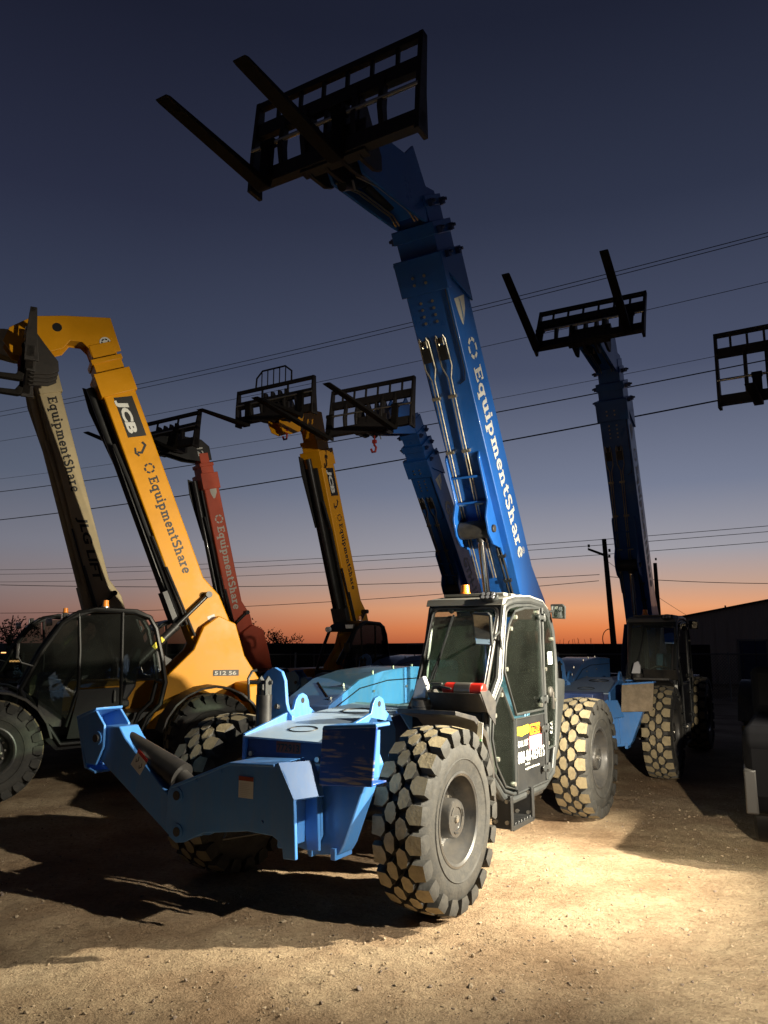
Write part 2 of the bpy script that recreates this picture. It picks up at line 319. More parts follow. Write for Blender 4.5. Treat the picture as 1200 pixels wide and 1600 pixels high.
# ------------------------------------------------------------------ ground
def ground():
    def axis(lo, hi, fine0, fine1, step):
        xs = []; x = fine0
        while x < fine1: xs.append(x); x += step
        s = step; x = fine1
        while x < hi: xs.append(x); s *= 1.22; x += s
        xs.append(hi); s = step; x = fine0
        while x > lo: s *= 1.22; x -= s; xs.append(max(x, lo))
        return sorted(set(xs))
    xs = axis(-900, 900, -5.2, 6.0, .035); ys = axis(-60, 2500, 2.6, 11.0, .035)
    vs = []
    for y in ys:
        for x in xs:
            p = Vector((x, y, 0)); z = 0
            if abs(x) < 60 and y < 80:
                z += .05 * noise.noise(p * .35) + .018 * noise.noise(p * 1.7 + Vector((5, 2, 0)))
                z += .010 * noise.noise(p * 5.1) 
                if -6 < x < 7 and 2 < y < 12:
                    z += .009 * noise.noise(p * 11) + .007 * abs(noise.noise(p * 25))
                    z += .022 * max(0, noise.noise(Vector((x * .9 + y * .5, y * 2.6 - x * .9, 3))) - .12)
            if 1 < y < 6.5:
                a_ = (x + .475) * -.517 + (y - 6.904) * -.856; b_ = (x + .475) * .856 + (y - 6.904) * -.517
                for bb_ in (1.054, -1.054, 1.62):
                    dd = abs(b_ - bb_)
                    if dd < .26 and a_ > .3: z += (-.014 + .010 * math.sin(a_ * 31 + (3 if b_ > bb_ else 0))) * max(0, 1 - (dd / .26) ** 4) * (.35 + .65 * max(0, min(1, .5 + noise.noise(p * 1.3) * 2))) * (.5 if bb_ > 1.5 else 1)
            vs.append((x, y, z - .02))
    nx = len(xs); fs = [(j * nx + i, j * nx + i + 1, (j + 1) * nx + i + 1, (j + 1) * nx + i) for j in range(len(ys) - 1) for i in range(nx - 1)]
    m = bpy.data.materials.new('dry_dirt'); m.use_nodes = True; nodes = m.node_tree.nodes; ln = m.node_tree.links; b = nodes['Principled BSDF']
    b.inputs['Roughness'].default_value = .95; b.inputs['Specular IOR Level'].default_value = .15
    t = N(nodes, 'ShaderNodeTexCoord')
    n1 = N(nodes, 'ShaderNodeTexNoise'); n1.inputs['Scale'].default_value = .7; n1.inputs['Detail'].default_value = 10; n1.inputs['Roughness'].default_value = .62; ln.new(t.outputs['Object'], n1.inputs['Vector'])
    c1 = ramp(nodes, [(.30, (.21, .135, .08)), (.45, (.33, .235, .15)), (.57, (.44, .335, .22)), (.72, (.52, .41, .28))], 'LINEAR'); ln.new(n1.outputs[0], c1.inputs[0])
    n2 = N(nodes, 'ShaderNodeTexNoise'); n2.inputs['Scale'].default_value = 26; n2.inputs['Detail'].default_value = 8; n2.inputs['Roughness'].default_value = .75; ln.new(t.outputs['Object'], n2.inputs['Vector'])
    c2 = ramp(nodes, [(.32, (.55, .52, .50)), (.5, (.95, .93, .9)), (.68, (1.15, 1.15, 1.12))], 'LINEAR'); ln.new(n2.outputs[0], c2.inputs[0])
    mu = N(nodes, 'ShaderNodeMixRGB', blend_type='MULTIPLY'); mu.inputs[0].default_value = 1; ln.new(c1.outputs[0], mu.inputs[1]); ln.new(c2.outputs[0], mu.inputs[2]); ln.new(mu.outputs[0], b.inputs['Base Color'])
    n3 = N(nodes, 'ShaderNodeTexNoise'); n3.inputs['Scale'].default_value = 70; n3.inputs['Detail'].default_value = 8; n3.inputs['Roughness'].default_value = .7; ln.new(t.outputs['Object'], n3.inputs['Vector'])
    v = N(nodes, 'ShaderNodeTexVoronoi'); v.inputs['Scale'].default_value = 38; ln.new(t.outputs['Object'], v.inputs['Vector'])
    vm = N(nodes, 'ShaderNodeMapRange'); vm.inputs[1].default_value = .0; vm.inputs[2].default_value = .45; vm.inputs[3].default_value = 1; vm.inputs[4].default_value = 0; ln.new(v.outputs['Distance'], vm.inputs[0])
    ad = N(nodes, 'ShaderNodeMath', operation='MULTIPLY_ADD'); ln.new(vm.outputs[0], ad.inputs[0]); ad.inputs[1].default_value = .35; ln.new(n3.outputs[0], ad.inputs[2])
    ad2 = N(nodes, 'ShaderNodeMath', operation='MULTIPLY_ADD'); ln.new(n2.outputs[0], ad2.inputs[0]); ad2.inputs[1].default_value = 1.2; ln.new(ad.outputs[0], ad2.inputs[2])
    bp = N(nodes, 'ShaderNodeBump'); bp.inputs['Strength'].default_value = .9; bp.inputs['Distance'].default_value = .02; ln.new(ad2.outputs[0], bp.inputs['Height']); ln.new(bp.outputs[0], b.inputs['Normal'])
    mb = MB(); mb.v = vs; mb.f = fs; mb.m = [0] * len(fs)
    o = mb.build('ground', m, None, smooth=True, recalc=False, sharp=180); tag(o, kind='structure')
    # loose stones
    g = MB(); ico = []
    bm = bmesh.new(); bmesh.ops.create_icosphere(bm, subdivisions=1, radius=1); iv = [v.co.copy() for v in bm.verts]; ifc = [tuple(v.index for v in f.verts) for f in bm.faces]; bm.free()
    rnd = random.Random(3)
    for k in range(22000):
        y = 2.7 + (rnd.random() ** 1.5) * 10; x = rnd.uniform(-.62, .62) * (y + 1.5)
        dens = noise.noise(Vector((x * .8, y * .8, 9)))
        if dens < -.15 and rnd.random() < .6: continue
        s = .003 + .011 * rnd.random() ** 5 + (.014 if rnd.random() < .008 else 0)
        p = Vector((x, y, 0)); z = .05 * noise.noise(p * .35) + .018 * noise.noise(p * 1.7 + Vector((5, 2, 0))) + .01 * noise.noise(p * 5.1) + .022 * max(0, noise.noise(Vector((x * .9 + y * .5, y * 2.6 - x * .9, 3))) - .12) - .02
        rot = Matrix.Rotation(rnd.uniform(0, 6.28), 3, 'Z') @ Matrix.Rotation(rnd.uniform(0, 6.28), 3, 'X'); sc = Vector((rnd.uniform(.7, 1.4), rnd.uniform(.6, 1.1), rnd.uniform(.4, .8)))
        g.add([tuple(Vector((x, y, z + s * .3)) + rot @ Vector((q.x * sc.x, q.y * sc.y, q.z * sc.z)) * s * rnd.uniform(.8, 1.15)) for q in iv], ifc, 0 if rnd.random() < .7 else 1)
    o = g.build('gravel', [mat('tan_stone', (.31, .24, .16), .9, noise_amt=.3, noise_scale=30), mat('dark_stone', (.17, .13, .10), .9, noise_amt=.3, noise_scale=30)], None, smooth=False, recalc=False)
    tag(o, kind='stuff'); o['label'] = 'loose gravel scattered over the dirt yard'; o['category'] = 'gravel'
ground()

# ------------------------------------------------------------------ tyres and wheels
_wm = {}
def hull(points):
    bm = bmesh.new(); vs = [bm.verts.new(p) for p in points]; r = bmesh.ops.convex_hull(bm, input=vs)
    bm.verts.index_update(); v = [x.co.copy() for x in bm.verts]; f = [tuple(y.index for y in x.verts) for x in bm.faces]; bm.free(); return v, f
def tyre_mb(Rr=.685, W=.20, rimr=.335, NL=21):
    mb = MB(); k = Rr / .685; r0 = Rr - .062
    prof = [(-.13, rimr - .015), (-.17, rimr + .005), (-W + .012, rimr + .07), (-W, rimr + .15), (-W + .012, r0 - .07), (-W + .045, r0 - .012), (-.08, r0), (.08, r0), (W - .045, r0 - .012), (W - .012, r0 - .07), (W, rimr + .15), (W - .004, rimr + .115), (W + .004, rimr + .108), (W - .004, rimr + .10), (W - .012, rimr + .07), (.17, rimr + .005), (.13, rimr - .015)]
    mb.lathe(prof, n=72)
    def lug(poly, side, t0):
        # poly: (t, y) outline; t along the circumference in metres
        pts = []; flag = []
        cx = sum(p[0] for p in poly) / len(poly); cy = sum(p[1] for p in poly) / len(poly)
        for t, y in poly:
            for rr, ex in ((Rr - .012 * (abs(y) / W) ** 2 * 1.5, .93), (Rr - .075, 1.10)):
                a = t0 + (cx + (t - cx) * ex) / Rr; yy = cy + (y - cy) * ex; pts.append(Vector((rr * math.cos(a), yy, rr * math.sin(a))))
        if side:
            for t in (-.052, .052):
                a = t0 + (cx + t) / Rr; pts.append(Vector(((Rr - .13) * math.cos(a), side * (W + .006), (Rr - .13) * math.sin(a))))
                a = t0 + (cx + t * .92) / Rr; pts.append(Vector(((Rr - .045) * math.cos(a), side * (W + .012), (Rr - .045) * math.sin(a))))
        v, f = hull(pts); top = []
        for q in f:
            c = sum((v[i] for i in q), Vector()) / len(q); n = (v[q[1]] - v[q[0]]).cross(v[q[2]] - v[q[0]]).normalized(); rad = Vector((c.x, 0, c.z)).normalized()
            top.append(1 if (abs(n.dot(rad)) > .8 and math.hypot(c.x, c.z) > Rr - .03) else 0)
        o = len(mb.v); mb.v += [tuple(p) for p in v]; mb.f += [tuple(o + i for i in q) for q in f]; mb.m += top
    st = 2 * math.pi / NL; L = Rr * st
    for i in range(NL):
        for side, ph in ((1, 0), (-1, .5)):
            t0 = (i + ph) * st
            sh = [(-.36 * L, .115), (-.12 * L, .078), (.14 * L, .082), (.36 * L, .115), (.33 * L, W + .004), (-.33 * L, W + .004)]
            lug([(a, b * side) for a, b in sh], side, t0)
            t1 = t0 + .5 * st
            ce = [(-.40 * L, .030), (-.22 * L, .004), (.22 * L, .004), (.40 * L, .034), (.30 * L, .078), (0, .098), (-.30 * L, .078)]
            lug([(a, b * side) for a, b in ce], 0, t1)
    return mb
def wheel(root, x, y, side, Rr=.685, W=.20, rimr=.335, steer=0., rimmat='rim', spin=0., NL=21):
    key = (round(Rr, 3), round(W, 3), NL, rimmat)
    if key not in _wm:
        t = tyre_mb(Rr, W, rimr, NL).build('tyre', ['rubber', 'tread'], None, sharp=28)
        r = MB(); q = rimr
        r.lathe([(.165, q + .012), (.178, q + .016), (.182, q), (.17, q - .018), (.13, q - .03), (.10, q - .05), (.02, q - .062), (-.02, q - .085), (-.03, q * .58), (-.01, q * .5), (.0, q * .42), (.0, .0)], n=56)
        r.lathe([(-.165, q + .01), (-.16, q - .03), (-.03, q - .07)], n=56)
        for i in range(12):
            a = 2 * math.pi * i / 12; c = (math.cos(a) * q * .63, 0, math.sin(a) * q * .63); r.cyl((c[0], -.04, c[2]), (c[0], .01, c[2]), .013, n=6, mi=1); r.cyl((c[0], .01, c[2]), (c[0], .022, c[2]), .006, n=6, mi=1)
        ro = r.build('rim', [rimmat, 'steel'], None)
        h = MB(); h.lathe([(0, q * .44), (.135, q * .43), (.152, q * .40), (.154, q * .26), (.146, q * .25), (.148, 0)], n=32)
        for i in range(3):
            a = 2 * math.pi * i / 3 + .5; h.tube([(math.cos(a + t) * q * .31, .156, math.sin(a + t) * q * .31) for t in (0, .3, .6)], .006, n=5)
        h.lathe([(.14, .028), (.162, .026), (.166, 0)], n=10, mi=1)
        for i in range(6):
            a = 2 * math.pi * i / 6 + .2; h.cyl((math.cos(a) * q * .5, 0, math.sin(a) * q * .5), (math.cos(a) * q * .5, .03, math.sin(a) * q * .5), .014, n=6, mi=1)
        ho = h.build('hub', [rimmat, 'steel'], None)
        _wm[key] = (t.data, ro.data, ho.data)
        for o in (t, ro, ho): bpy.data.objects.remove(o)
    t = bpy.data.objects.new('wheel', _wm[key][0]); COL.objects.link(t); t.parent = root; t.location = (x, y, Rr - .012)
    t.rotation_euler = (0, R(spin), R(steer + (180 if side < 0 else 0)))
    for nm, me in (('rim', _wm[key][1]), ('hub', _wm[key][2])):
        o = bpy.data.objects.new(nm, me); COL.objects.link(o); o.parent = t
    return t

# ------------------------------------------------------------------ fork carriage (machine coordinates: x forward, y left, z up)
def carriage(root, at, width=2.0, h=1.02, forks=(-.78, .10), flen=1.55, posts=7, tilt=0., guard=0., yaw=0., m1='frame', m2='worn', b0=-.02, boxy=False, side=False):
    ax, ay, az = at; rot = Matrix.Rotation(R(yaw), 3, 'Z') @ Matrix.Rotation(R(tilt), 3, 'Y')
    F = lambda a, b, c: Vector((ax, ay, az)) + rot @ Vector((a, b, c))
    mb = MB(F); y0 = b0 - width / 2; y1 = b0 + width / 2
    mb.box((-.06, y0, 0), (.05, y1, .17)); mb.box((-.035, y0, h - .075), (.035, y1, h))                 # bottom and top rails
    mb.box((-.045, y0 + .05, h - .43), (.04, y1 - .05, h - .27))                                              # second rail
    for y in (y0, y1 - .05): mb.prism([(-.12, -.05), (.07, -.05), (.07, .35), (.04, h), (-.05, h), (-.07, .4)], 1, y, y + .05)
    if side:
        for y in (y0 - .03, y1): mb.prism([(-.50, .02), (-.30, -.10), (.12, -.06), (.12, h), (-.2, h + .02), (-.26, h - .1), (-.40, h - .2)], 1, y, y + .03)
    for i in range(1, posts):
        y = y0 + width * i / posts; mb.box((-.02, y - .018, h - .28), (.02, y + .018, h - .07))
    for y in (y0 + width * .2, y0 + width * .34, y1 - width * .36, y1 - width * .21):
        mb.prism([(-.05, .10), (.03, .10), (.09, .34), (.04, h - .28), (-.02, h - .28), (-.01, .36)], 1, y - .028, y + .028)
    for y in (b0 - .28, b0 - .08, b0 + .12, b0 + .30): mb.prism([(-.42, .05), (-.30, -.02), (-.04, -.05), (.03, .0), (.03, .62), (-.06, .62), (-.2, .44), (-.40, .2)], 1, y - .022, y + .022)
    mb.box((-.09, b0 - .36, -.03), (.03, b0 + .40, .32))
    if boxy:
        mb.box((-.04, y0 + .1, .3), (.03, y1 - .1, .5))
    if guard:
        y2, y3 = b0 - .55, b0 + .45
        mb.tube([(0, y2, h - .02), (0, y2 + .02, h + guard * .6), (0, y2 + .18, h + guard), (0, y3 - .18, h + guard), (0, y3, h + guard * .6), (0, y3, h - .02)], .022, 6)
        for i in range(1, 6): y = y2 + (y3 - y2) * i / 6; mb.cyl((0, y, h), (0, y, h + guard), .014, n=6)
    c = mb.build('fork_carriage', m1, root, bevel=.006)
    s = MB(F); zr = .42
    s.cyl((.065, y0 + .02, zr), (.065, y1 - .02, zr), .022, n=12); s.build('shaft', 'steel', c)
    for y in forks:
        f = MB(F); w = .07
        f.prism([(.045, zr + .03), (.10, zr + .03), (.105, .05), (.16, -.035), (flen * .6, -.045), (flen, -.055), (flen + .05, -.075), (flen, -.085), (.12, -.115), (.06, -.095), (.045, -.02)], 1, y - w, y + w)
        f.cyl((.065, y - w - .01, zr), (.065, y + w + .01, zr), .05, n=14)
        fo = f.build('fork', m2, c, bevel=.008)
    return c

# ------------------------------------------------------------------ boom
def boomframe(O, phi):
    c, s = math.cos(R(phi)), math.sin(R(phi)); return lambda a, b, n: Vector((O[0] + a * c - n * s, b, O[1] + a * s + n * c))

def genie_boom(root, O, phi, bc=-.04, pal='boomblue', detail=True, ext=0.):
    F = boomframe(O, phi); W = .275; H = .576; y0, y1 = bc - W, bc + W
    mb = MB(F)
    mb.prism([(-.45, .10), (-.45, .5), (-.1, .74), (.25, .75), (.55, .66), (.86, H), (5.03, H), (5.03, 0), (2.8, 0), (1.2, 0), (.2, -.02)], 1, y0, y1)
    # prism axis 1 expects (x, z): s and n
    boom = mb.build('boom', pal, root, bevel=.012)
    c = MB(F)
    c.box((4.70, y0 - .035, -.05), (5.12, y1 + .035, .06)); c.box((4.70, y0 - .03, .06), (5.12, y0 + .002, H + .02)); c.prism([(4.45, H + .02), (5.12, H + .02), (5.12, .06), (4.88, .06)], 1, y1 - .002, y1 + .03)
    c.build('collar', pal, boom, bevel=.008)
    s2 = MB(F); s2.box((5.05, y0 + .03, .045), (5.42, y1 - .03, H - .03)); s2.box((5.30, y0 + .005, .02), (5.45, y1 - .005, H - .01)); s2.box((5.4, y0 + .065, .085), (5.72 + ext, y1 - .065, H - .07)); s2.box((5.62, y0 + .045, .06), (5.74, y1 - .045, H - .05)); s2.build('inner_section', pal, boom, bevel=.006)
    bl = MB(F)
    for s_, dy in ((5.08, .03), (5.36, .005), (5.66, -.03)):
        for yy, sg in ((y0 - dy, -1), (y1 + dy, 1)):
            for n_ in (.12, .44):
                bl.box((s_ - .05, min(yy, yy + sg * .05), n_ - .03), (s_ + .03, max(yy, yy + sg * .05), n_ + .03)); bl.cyl((s_, yy + sg * .05, n_), (s_, yy + sg * .085, n_), .02, n=6)
        bl.cyl((s_ - .02, y1 - .1, H + .02), (s_ - .02, y1 - .1, H + .075), .03, n=8)
    build_each(bl, 'wear_pad_bolt', 'darkblue', boom)
    nk = MB(F); e = ext
    prof = [(5.45 + e, .05), (5.5 + e, .46), (5.78 + e, .45), (5.84 + e, .24), (6.28 + e, .16), (6.20 + e, -.10), (6.33 + e, -.42), (6.36 + e, -.95), (6.25 + e, -1.2), (6.02 + e, -1.16), (5.72 + e, -.55), (5.52 + e, -.12)]
    for a, b in ((bc - .2, bc - .165), (bc + .165, bc + .2)): nk.prism(prof, 1, a, b)
    nk.prism([(5.55 + e, .0), (5.6 + e, .4), (5.76 + e, .4), (6.2 + e, .1), (6.1 + e, -.12), (6.25 + e, -.42), (6.2 + e, -.9), (6.12 + e, -.9), (5.85 + e, -.45), (5.64 + e, -.1)], 1, bc - .16, bc + .16)
    nko = nk.build('gooseneck', [pal], root, bevel=.008)
    hy = MB(F); hy.cyl((6.0 + e, bc - .09, -.62), (5.98 + e, bc - .09, -1.15), .055, n=12); hy.cyl((5.72 + e, bc - .09, -.18), (5.98 + e, bc - .09, -.66), .055, n=12); hy.build('tilt_cylinder', 'black', nko)
    hp = MB(F)
    for yy in (-.14, -.1, .1, .14): hp.tube([(5.5 + e, bc + yy, -.06), (5.62 + e, bc + yy, -.16), (5.9 + e, bc + yy, -.74), (6.02 + e, bc + yy, -1.16)], .010, 6)
    hp.build('hose', 'pipe', nko)
    hk = MB(F); hk.tube([F(6.02 + e, bc + .05, -1.22) * 0 + Vector((6.0 + e, bc + .05, -1.16)), (5.9 + e, bc + .05, -1.16)], .012, 6)
    hk.build('hook_link', 'steel', nko)
    # hydraulic lines
    for cx, vy in ((-.20, 0), (.02, 1)):
        p = MB(F); cx += bc + .02
        for sg in (-1, 1):
            p.tube([(4.02, cx + sg * .030, -.03), (4.15, cx + sg * .031, -.035), (4.2, cx + sg * .045, -.035), (4.15, cx + sg * .062, -.03), (3.82, cx + sg * .066, -.03), (3.68, cx + sg * .020, -.03), (2.8, cx - .03 + sg * .019, -.03), (1.9, cx - .06 + sg * .018, -.03), (1.0, cx - .06 + sg * .018, -.03)], .0095, 6)
        for s_ in (3.45, 2.75, 2.05): p.box((s_ - .018, cx - .075, -.045), (s_ + .018, cx + .03, -.002))
        p.build('hydraulic_line', 'pipe', boom)
        v = MB(F); v.box((3.9, cx - .045, -.045), (4.08, cx + .045, -.002)); v.cyl((4.1, cx, -.03), (4.17, cx, -.03), .022, n=8); v.build('port', 'black', boom)
    p = MB(F); cx = bc + .15
    for sg in (-1, 1): p.tube([(1.55, cx - .02 + sg * .022, -.03), (1.1, cx - .01 + sg * .022, -.03), (.3, cx + .02 + sg * .022, -.03)], .015, 6)
    for s_ in (1.3, .95, .6): p.box((s_ - .02, cx - .05, -.05), (s_ + .02, cx + .05, -.002))
    p.build('hose', 'satin', boom)
    dt = MB(F)
    for s_ in (4.9, 4.82, 4.6, 4.52, 4.44, 4.36):
        for yy in (-.10, .05): dt.cyl((s_, bc + yy, -.055 if s_ > 4.65 else -.002), (s_, bc + yy, -.07 if s_ > 4.65 else -.012), .017, n=8)
    build_each(dt, 'bolt', 'pipe', boom)
    ln_ = MB(F); ln_.tube([(4.95, bc + .235, -.012), (4.9, y1 - .03, -.012), (3.72, y1 - .03, -.012), (3.62, y1 - .055, -.012), (3.58, y1 - .13, -.012)], .007, 5); ln_.build('cable', 'blackd', boom)
    # cylinder ears, cross pin, lift cylinder
    er = MB(F)
    for a, b in ((y0 - .012, y0 + .012), (bc + .155, bc + .18)):
        er.prism([(2.72, -.005), (2.66, -.06), (2.1, -.10), (1.95, -.26), (1.74, -.30), (1.56, -.24), (1.42, -.05), (1.1, .0)], 1, a, b)
    er.box((2.06, y0 + .015, -.07), (2.09, bc + .15, -.055)); er.box((2.40, y0 + .015, -.06), (2.43, bc + .15, -.05))
    er.build('cylinder_bracket', pal, boom, bevel=.004)
    pn = MB(F); pn.cyl((1.74, y0 + .02, -.16), (1.74, bc + .15, -.16), .115, n=24); pn.cyl((1.74, y0 - .03, -.16), (1.74, bc + .21, -.16), .05, n=16); pn.build('cross_pin', 'plastic', boom, bevel=.01)
    top = F(1.74, bc, -.16); base = Vector((top.x - .55, bc - .02, 1.25)); d = (base - top)
    cy = MB(); cy.cyl(top, top + d * .62, .045, n=20); cy.build('cylinder_rod', 'chrome', root)
    cy = MB(); cy.cyl(top + d * .60, base, .085, n=20); cy.cyl(top + d * .03, top + d * .07, .06, n=16); cy.build('lift_cylinder', 'black', root)
    bk = MB(F); bk.box((1.16, y1 - .16, H), (1.24, y1 - .06, H + .04)); bk.tube([(1.2, y1 - .11, H + .05 + .05 * math.sin(t * .7) ) for t in range(1)] + [(1.13, y1 - .11, H + .02), (1.10, y1 - .11, H + .1), (1.2, y1 - .11, H + .14), (1.27, y1 - .11, H + .08), (1.27, y1 - .11, H + .02)], .018, 8); bk.build('lifting_shackle', 'black', boom)
    ch = MB(F); ch.tube([(.9, y1 - .08, H + .02), (.5, y1 - .08, H + .15), (.1, y1 - .08, H + .22), (-.4, y1 - .08, H + .05), (-.7, y1 - .08, -.3)], .05, 8); ch.build('hose_bundle', 'black', boom)
    return F, boom, nko

def decal_plane(F, y, s, n):
    """plane on the left face of a boom: u runs down the boom, v up-back, w outwards"""
    o = F(s, y, n); u = F(s - 1, y, n) - o; v = F(s, y, n + 1) - o; return planeF(o, u, v, (0, 1, 0))
def panel(parent, name, F, w, h, material, lift=.002):
    return MB(F).add([(0, 0, lift), (w, 0, lift), (w, h, lift), (0, h, lift)], [(0, 1, 2, 3)]).build(name, material, parent, smooth=False, recalc=False)
def label_card(parent, F, w, h, head='redd', marks=True):
    c = panel(parent, 'warning_label', F, w, h, 'white')
    G = lambda a, b, d: F(a, b, d + .002)
    mb = MB(G); mb.add([(.0, h * .80, .002), (w, h * .80, .002), (w, h, .002), (0, h, .002)], [(0, 1, 2, 3)], 0)
    if marks:
        for x, y in ((.2, .5), (.62, .38)):
            mb.ribbon([(w * x, h * y), (w * (x + .08), h * (y - .14)), (w * (x + .2), h * (y + .02)), (w * (x + .1), h * (y + .2))], w * .05, .003, 1)
        for k in range(4): mb.ribbon([(w * .1, h * (.08 + .05 * k)), (w * .9, h * (.08 + .05 * k))], h * .012, .003, 2)
    else:
        for k in range(8): mb.ribbon([(w * .08, h * (.08 + .085 * k)), (w * (.6 + .3 * ((k * 37) % 5) / 5), h * (.08 + .085 * k))], h * .02, .003, 2)
    mb.build('label_print', [head, 'blackd', 'grey'], c, smooth=False, recalc=False)
    return c
# ------------------------------------------------------------------ blue telehandler
SIDE = [(-1.21, 2.33), (-1.12, 2.03), (-1.04, 1.68), (-.77, 1.41), (-.74, 1.12), (-.83, .86), (-1.07, .66), (-1.30, .59), (-2.12, .59), (-2.40, .69), (-2.50, .93), (-2.58, 1.36), (-2.60, 1.76), (-2.54, 2.12), (-2.43, 2.31), (-2.24, 2.40), (-1.87, 2.43), (-1.48, 2.41), (-1.29, 2.38)]
DWIN = [(-1.27, 2.17), (-1.18, 1.99), (-1.13, 1.74), (-1.39, 1.34), (-2.11, 1.34), (-2.10, 1.77), (-2.08, 2.35), (-1.68, 2.34), (-1.42, 2.30)]
QWIN = [(-2.18, 2.34), (-2.36, 2.27), (-2.48, 2.10), (-2.53, 1.76), (-2.51, 1.36), (-2.43, .95), (-2.22, .94), (-2.20, 1.32), (-2.18, 1.77)]
KICK = [(-1.05, 1.60), (-1.33, 1.29), (-1.34, .68), (-1.10, .74), (-.90, .95), (-.82, 1.18), (-.86, 1.42)]
PANEL = [(-1.37, 1.30), (-2.13, 1.30), (-2.16, .94), (-2.20, .64), (-1.37, .64)]
def inset(poly, d):
    cx = sum(p[0] for p in poly) / len(poly); cz = sum(p[1] for p in poly) / len(poly); out = []
    for x, z in poly:
        l = math.hypot(x - cx, z - cz); out.append((cx + (x - cx) * (1 - d / l), cz + (z - cz) * (1 - d / l)))
    return out
def genie_cab(root, B=1.15, bi=.35):
    c = MB()
    c.tube([(a, B - .03, z) for a, z in SIDE], .038, 10, closed=True); c.tube([(a, B - .012, z) for a, z in inset(SIDE, .055)], .016, 8, closed=True)
    c.tube([(a, bi + .03, z) for a, z in SIDE], .035, 8, closed=True)
    for a, z in ((-1.21, 2.33), (-.80, 1.43), (-2.43, 2.31), (-2.56, 1.36)): c.cyl((a, bi + .03, z), (a, B - .03, z), .032, n=10)
    c.prism([(-.76, 1.40), (-.72, 1.12), (-.81, .86), (-1.05, .64), (-1.30, .57), (-2.12, .57), (-2.38, .67), (-2.5, .93), (-2.56, 1.33), (-2.50, 1.33), (-2.40, .95), (-2.3, .72), (-1.3, .64), (-1.05, .72), (-.88, .92), (-.80, 1.36)], 1, bi + .04, B - .05)
    c.box((-2.50, bi + .01, .66), (-.86, bi + .035, 1.36))
    cab = c.build('cab', 'cabgrey', root, bevel=0)
    rf = MB(); rf.prism([(-1.17, 2.35), (-1.20, 2.415), (-1.5, 2.455), (-1.9, 2.475), (-2.25, 2.445), (-2.47, 2.34), (-2.2, 2.40), (-1.5, 2.405)], 1, bi - .02, B - .01)
    for k in range(4): rf.box((-2.1 + .2 * k, bi + .06, 2.45), (-2.0 + .2 * k, B - .09, 2.482))
    rf.build('roof', 'cabroof', cab, bevel=.008)
    # windscreen and its gasket (slanted plane)
    F = planeF((-.80, bi + .05, 1.46), (0, 1, 0), (-.41, 0, .87), (.87, 0, .41)); w = B - bi - .11; h = .955
    def rr(x0, y0, x1, y1, r): return arc(x1 - r, y1 - r, r, r, 0, 90, 4) + arc(x0 + r, y1 - r, r, r, 90, 180, 4) + arc(x0 + r, y0 + r, r, r, 180, 270, 4) + arc(x1 - r, y0 + r, r, r, 270, 360, 4)
    g = MB(F); g.prism(rr(0, 0, w, h, .07), 2, -.003, .003); g.build('windscreen', 'glassw', cab, smooth=False)
    k = MB(F); k.tube([(x, y, .01) for x, y in rr(.0, .0, w, h, .07)], .022, 8, closed=True); k.build('windscreen_gasket', 'plastic', cab)
    k = MB(F); k.tube([(x, y, .03) for x, y in rr(.012, .012, w - .012, h - .012, .07)], .006, 6, closed=True); k.build('windscreen_trim', 'cabgrey', cab)
    wp = MB(F); wp.cyl((.12, .10, .0), (.12, .10, .06), .028, n=12); wp.tube([(.12, .10, .05), (.20, .5, .05), (.23, .86, .03)], .009, 6); wp.tube([(.16, .22, .03), (.19, .5, .02), (.24, .88, .02)], .010, 6); wp.cyl((.20, .93, 0), (.20, .93, .03), .025, n=12); wp.cyl((.17, .06, 0), (.17, .06, .05), .022, n=12)
    wp.build('wiper', 'cabgrey', cab)
    for nm, poly, y in (('door_window', DWIN, B), ('quarter_window', QWIN, B), ('lower_window', KICK, B)):
        g = MB(); g.prism(poly, 1, y - .004, y + .003); gg = g.build(nm, 'glass', cab, smooth=False)
        k = MB(); k.tube([(a, y + .006, z) for a, z in poly], .013, 6, closed=True); k.build('window_seal', 'cabgrey', gg) if False else k.build('window_seal', 'cabgrey', cab)
        s = MB()
        ii = inset(poly, .06)
        for j in range(0, len(ii), 2): s.cyl((ii[j][0], y - .005, ii[j][1]), (ii[j][0], y + .018, ii[j][1]), .020, n=10)
        build_each(s, 'window_clamp', 'steel', cab)
    g = MB(); g.prism([(-1.2, 2.25), (-.95, 1.5), (-2.5, 1.42), (-2.5, 2.1), (-2.3, 2.3)], 1, bi + .01, bi + .016); g.build('side_window', 'glass', cab, smooth=False)
    g = MB(); g.add([(-2.56, bi + .08, 1.42), (-2.56, B - .08, 1.42), (-2.46, B - .08, 2.26), (-2.46, bi + .08, 2.26)], [(0, 1, 2, 3)]); g.build('rear_window', 'glass', cab, smooth=False)
    # door: lower panel with handle and hinges
    d = MB(); d.prism(PANEL, 1, B - .02, B + .004); door = d.build('door', 'satin', root, bevel=.004)
    t = MB(); t.tube([(a, B + .008, z) for a, z in PANEL], .010, 6, closed=True); t.cyl((-2.15, B + .012, .66), (-2.15, B + .012, 2.36), .016, n=8); t.build('door_frame', 'cabgrey', door)
    for z in (2.26, 1.44, 1.16, .78):
        hh = MB(); hh.box((-2.20, B + .012, z - .02), (-2.02, B + .04, z + .02)); hh.cyl((-2.02, B + .03, z), (-2.02, B + .045, z), .035, n=12); hh.cyl((-2.15, B + .035, z - .04), (-2.15, B + .035, z + .04), .018, n=8); hh.build('hinge', 'cabgrey', door, bevel=.003)
    hd = MB(); hd.lathe([(0, .055), (.02, .055), (.03, .04), (.035, 0)], c=(-2.33, B + .005, 1.50), n=20); hd.box((-2.35, B + .03, 1.33), (-2.31, B + .05, 1.50)); hd.build('handle', 'plastic', door, bevel=.003)
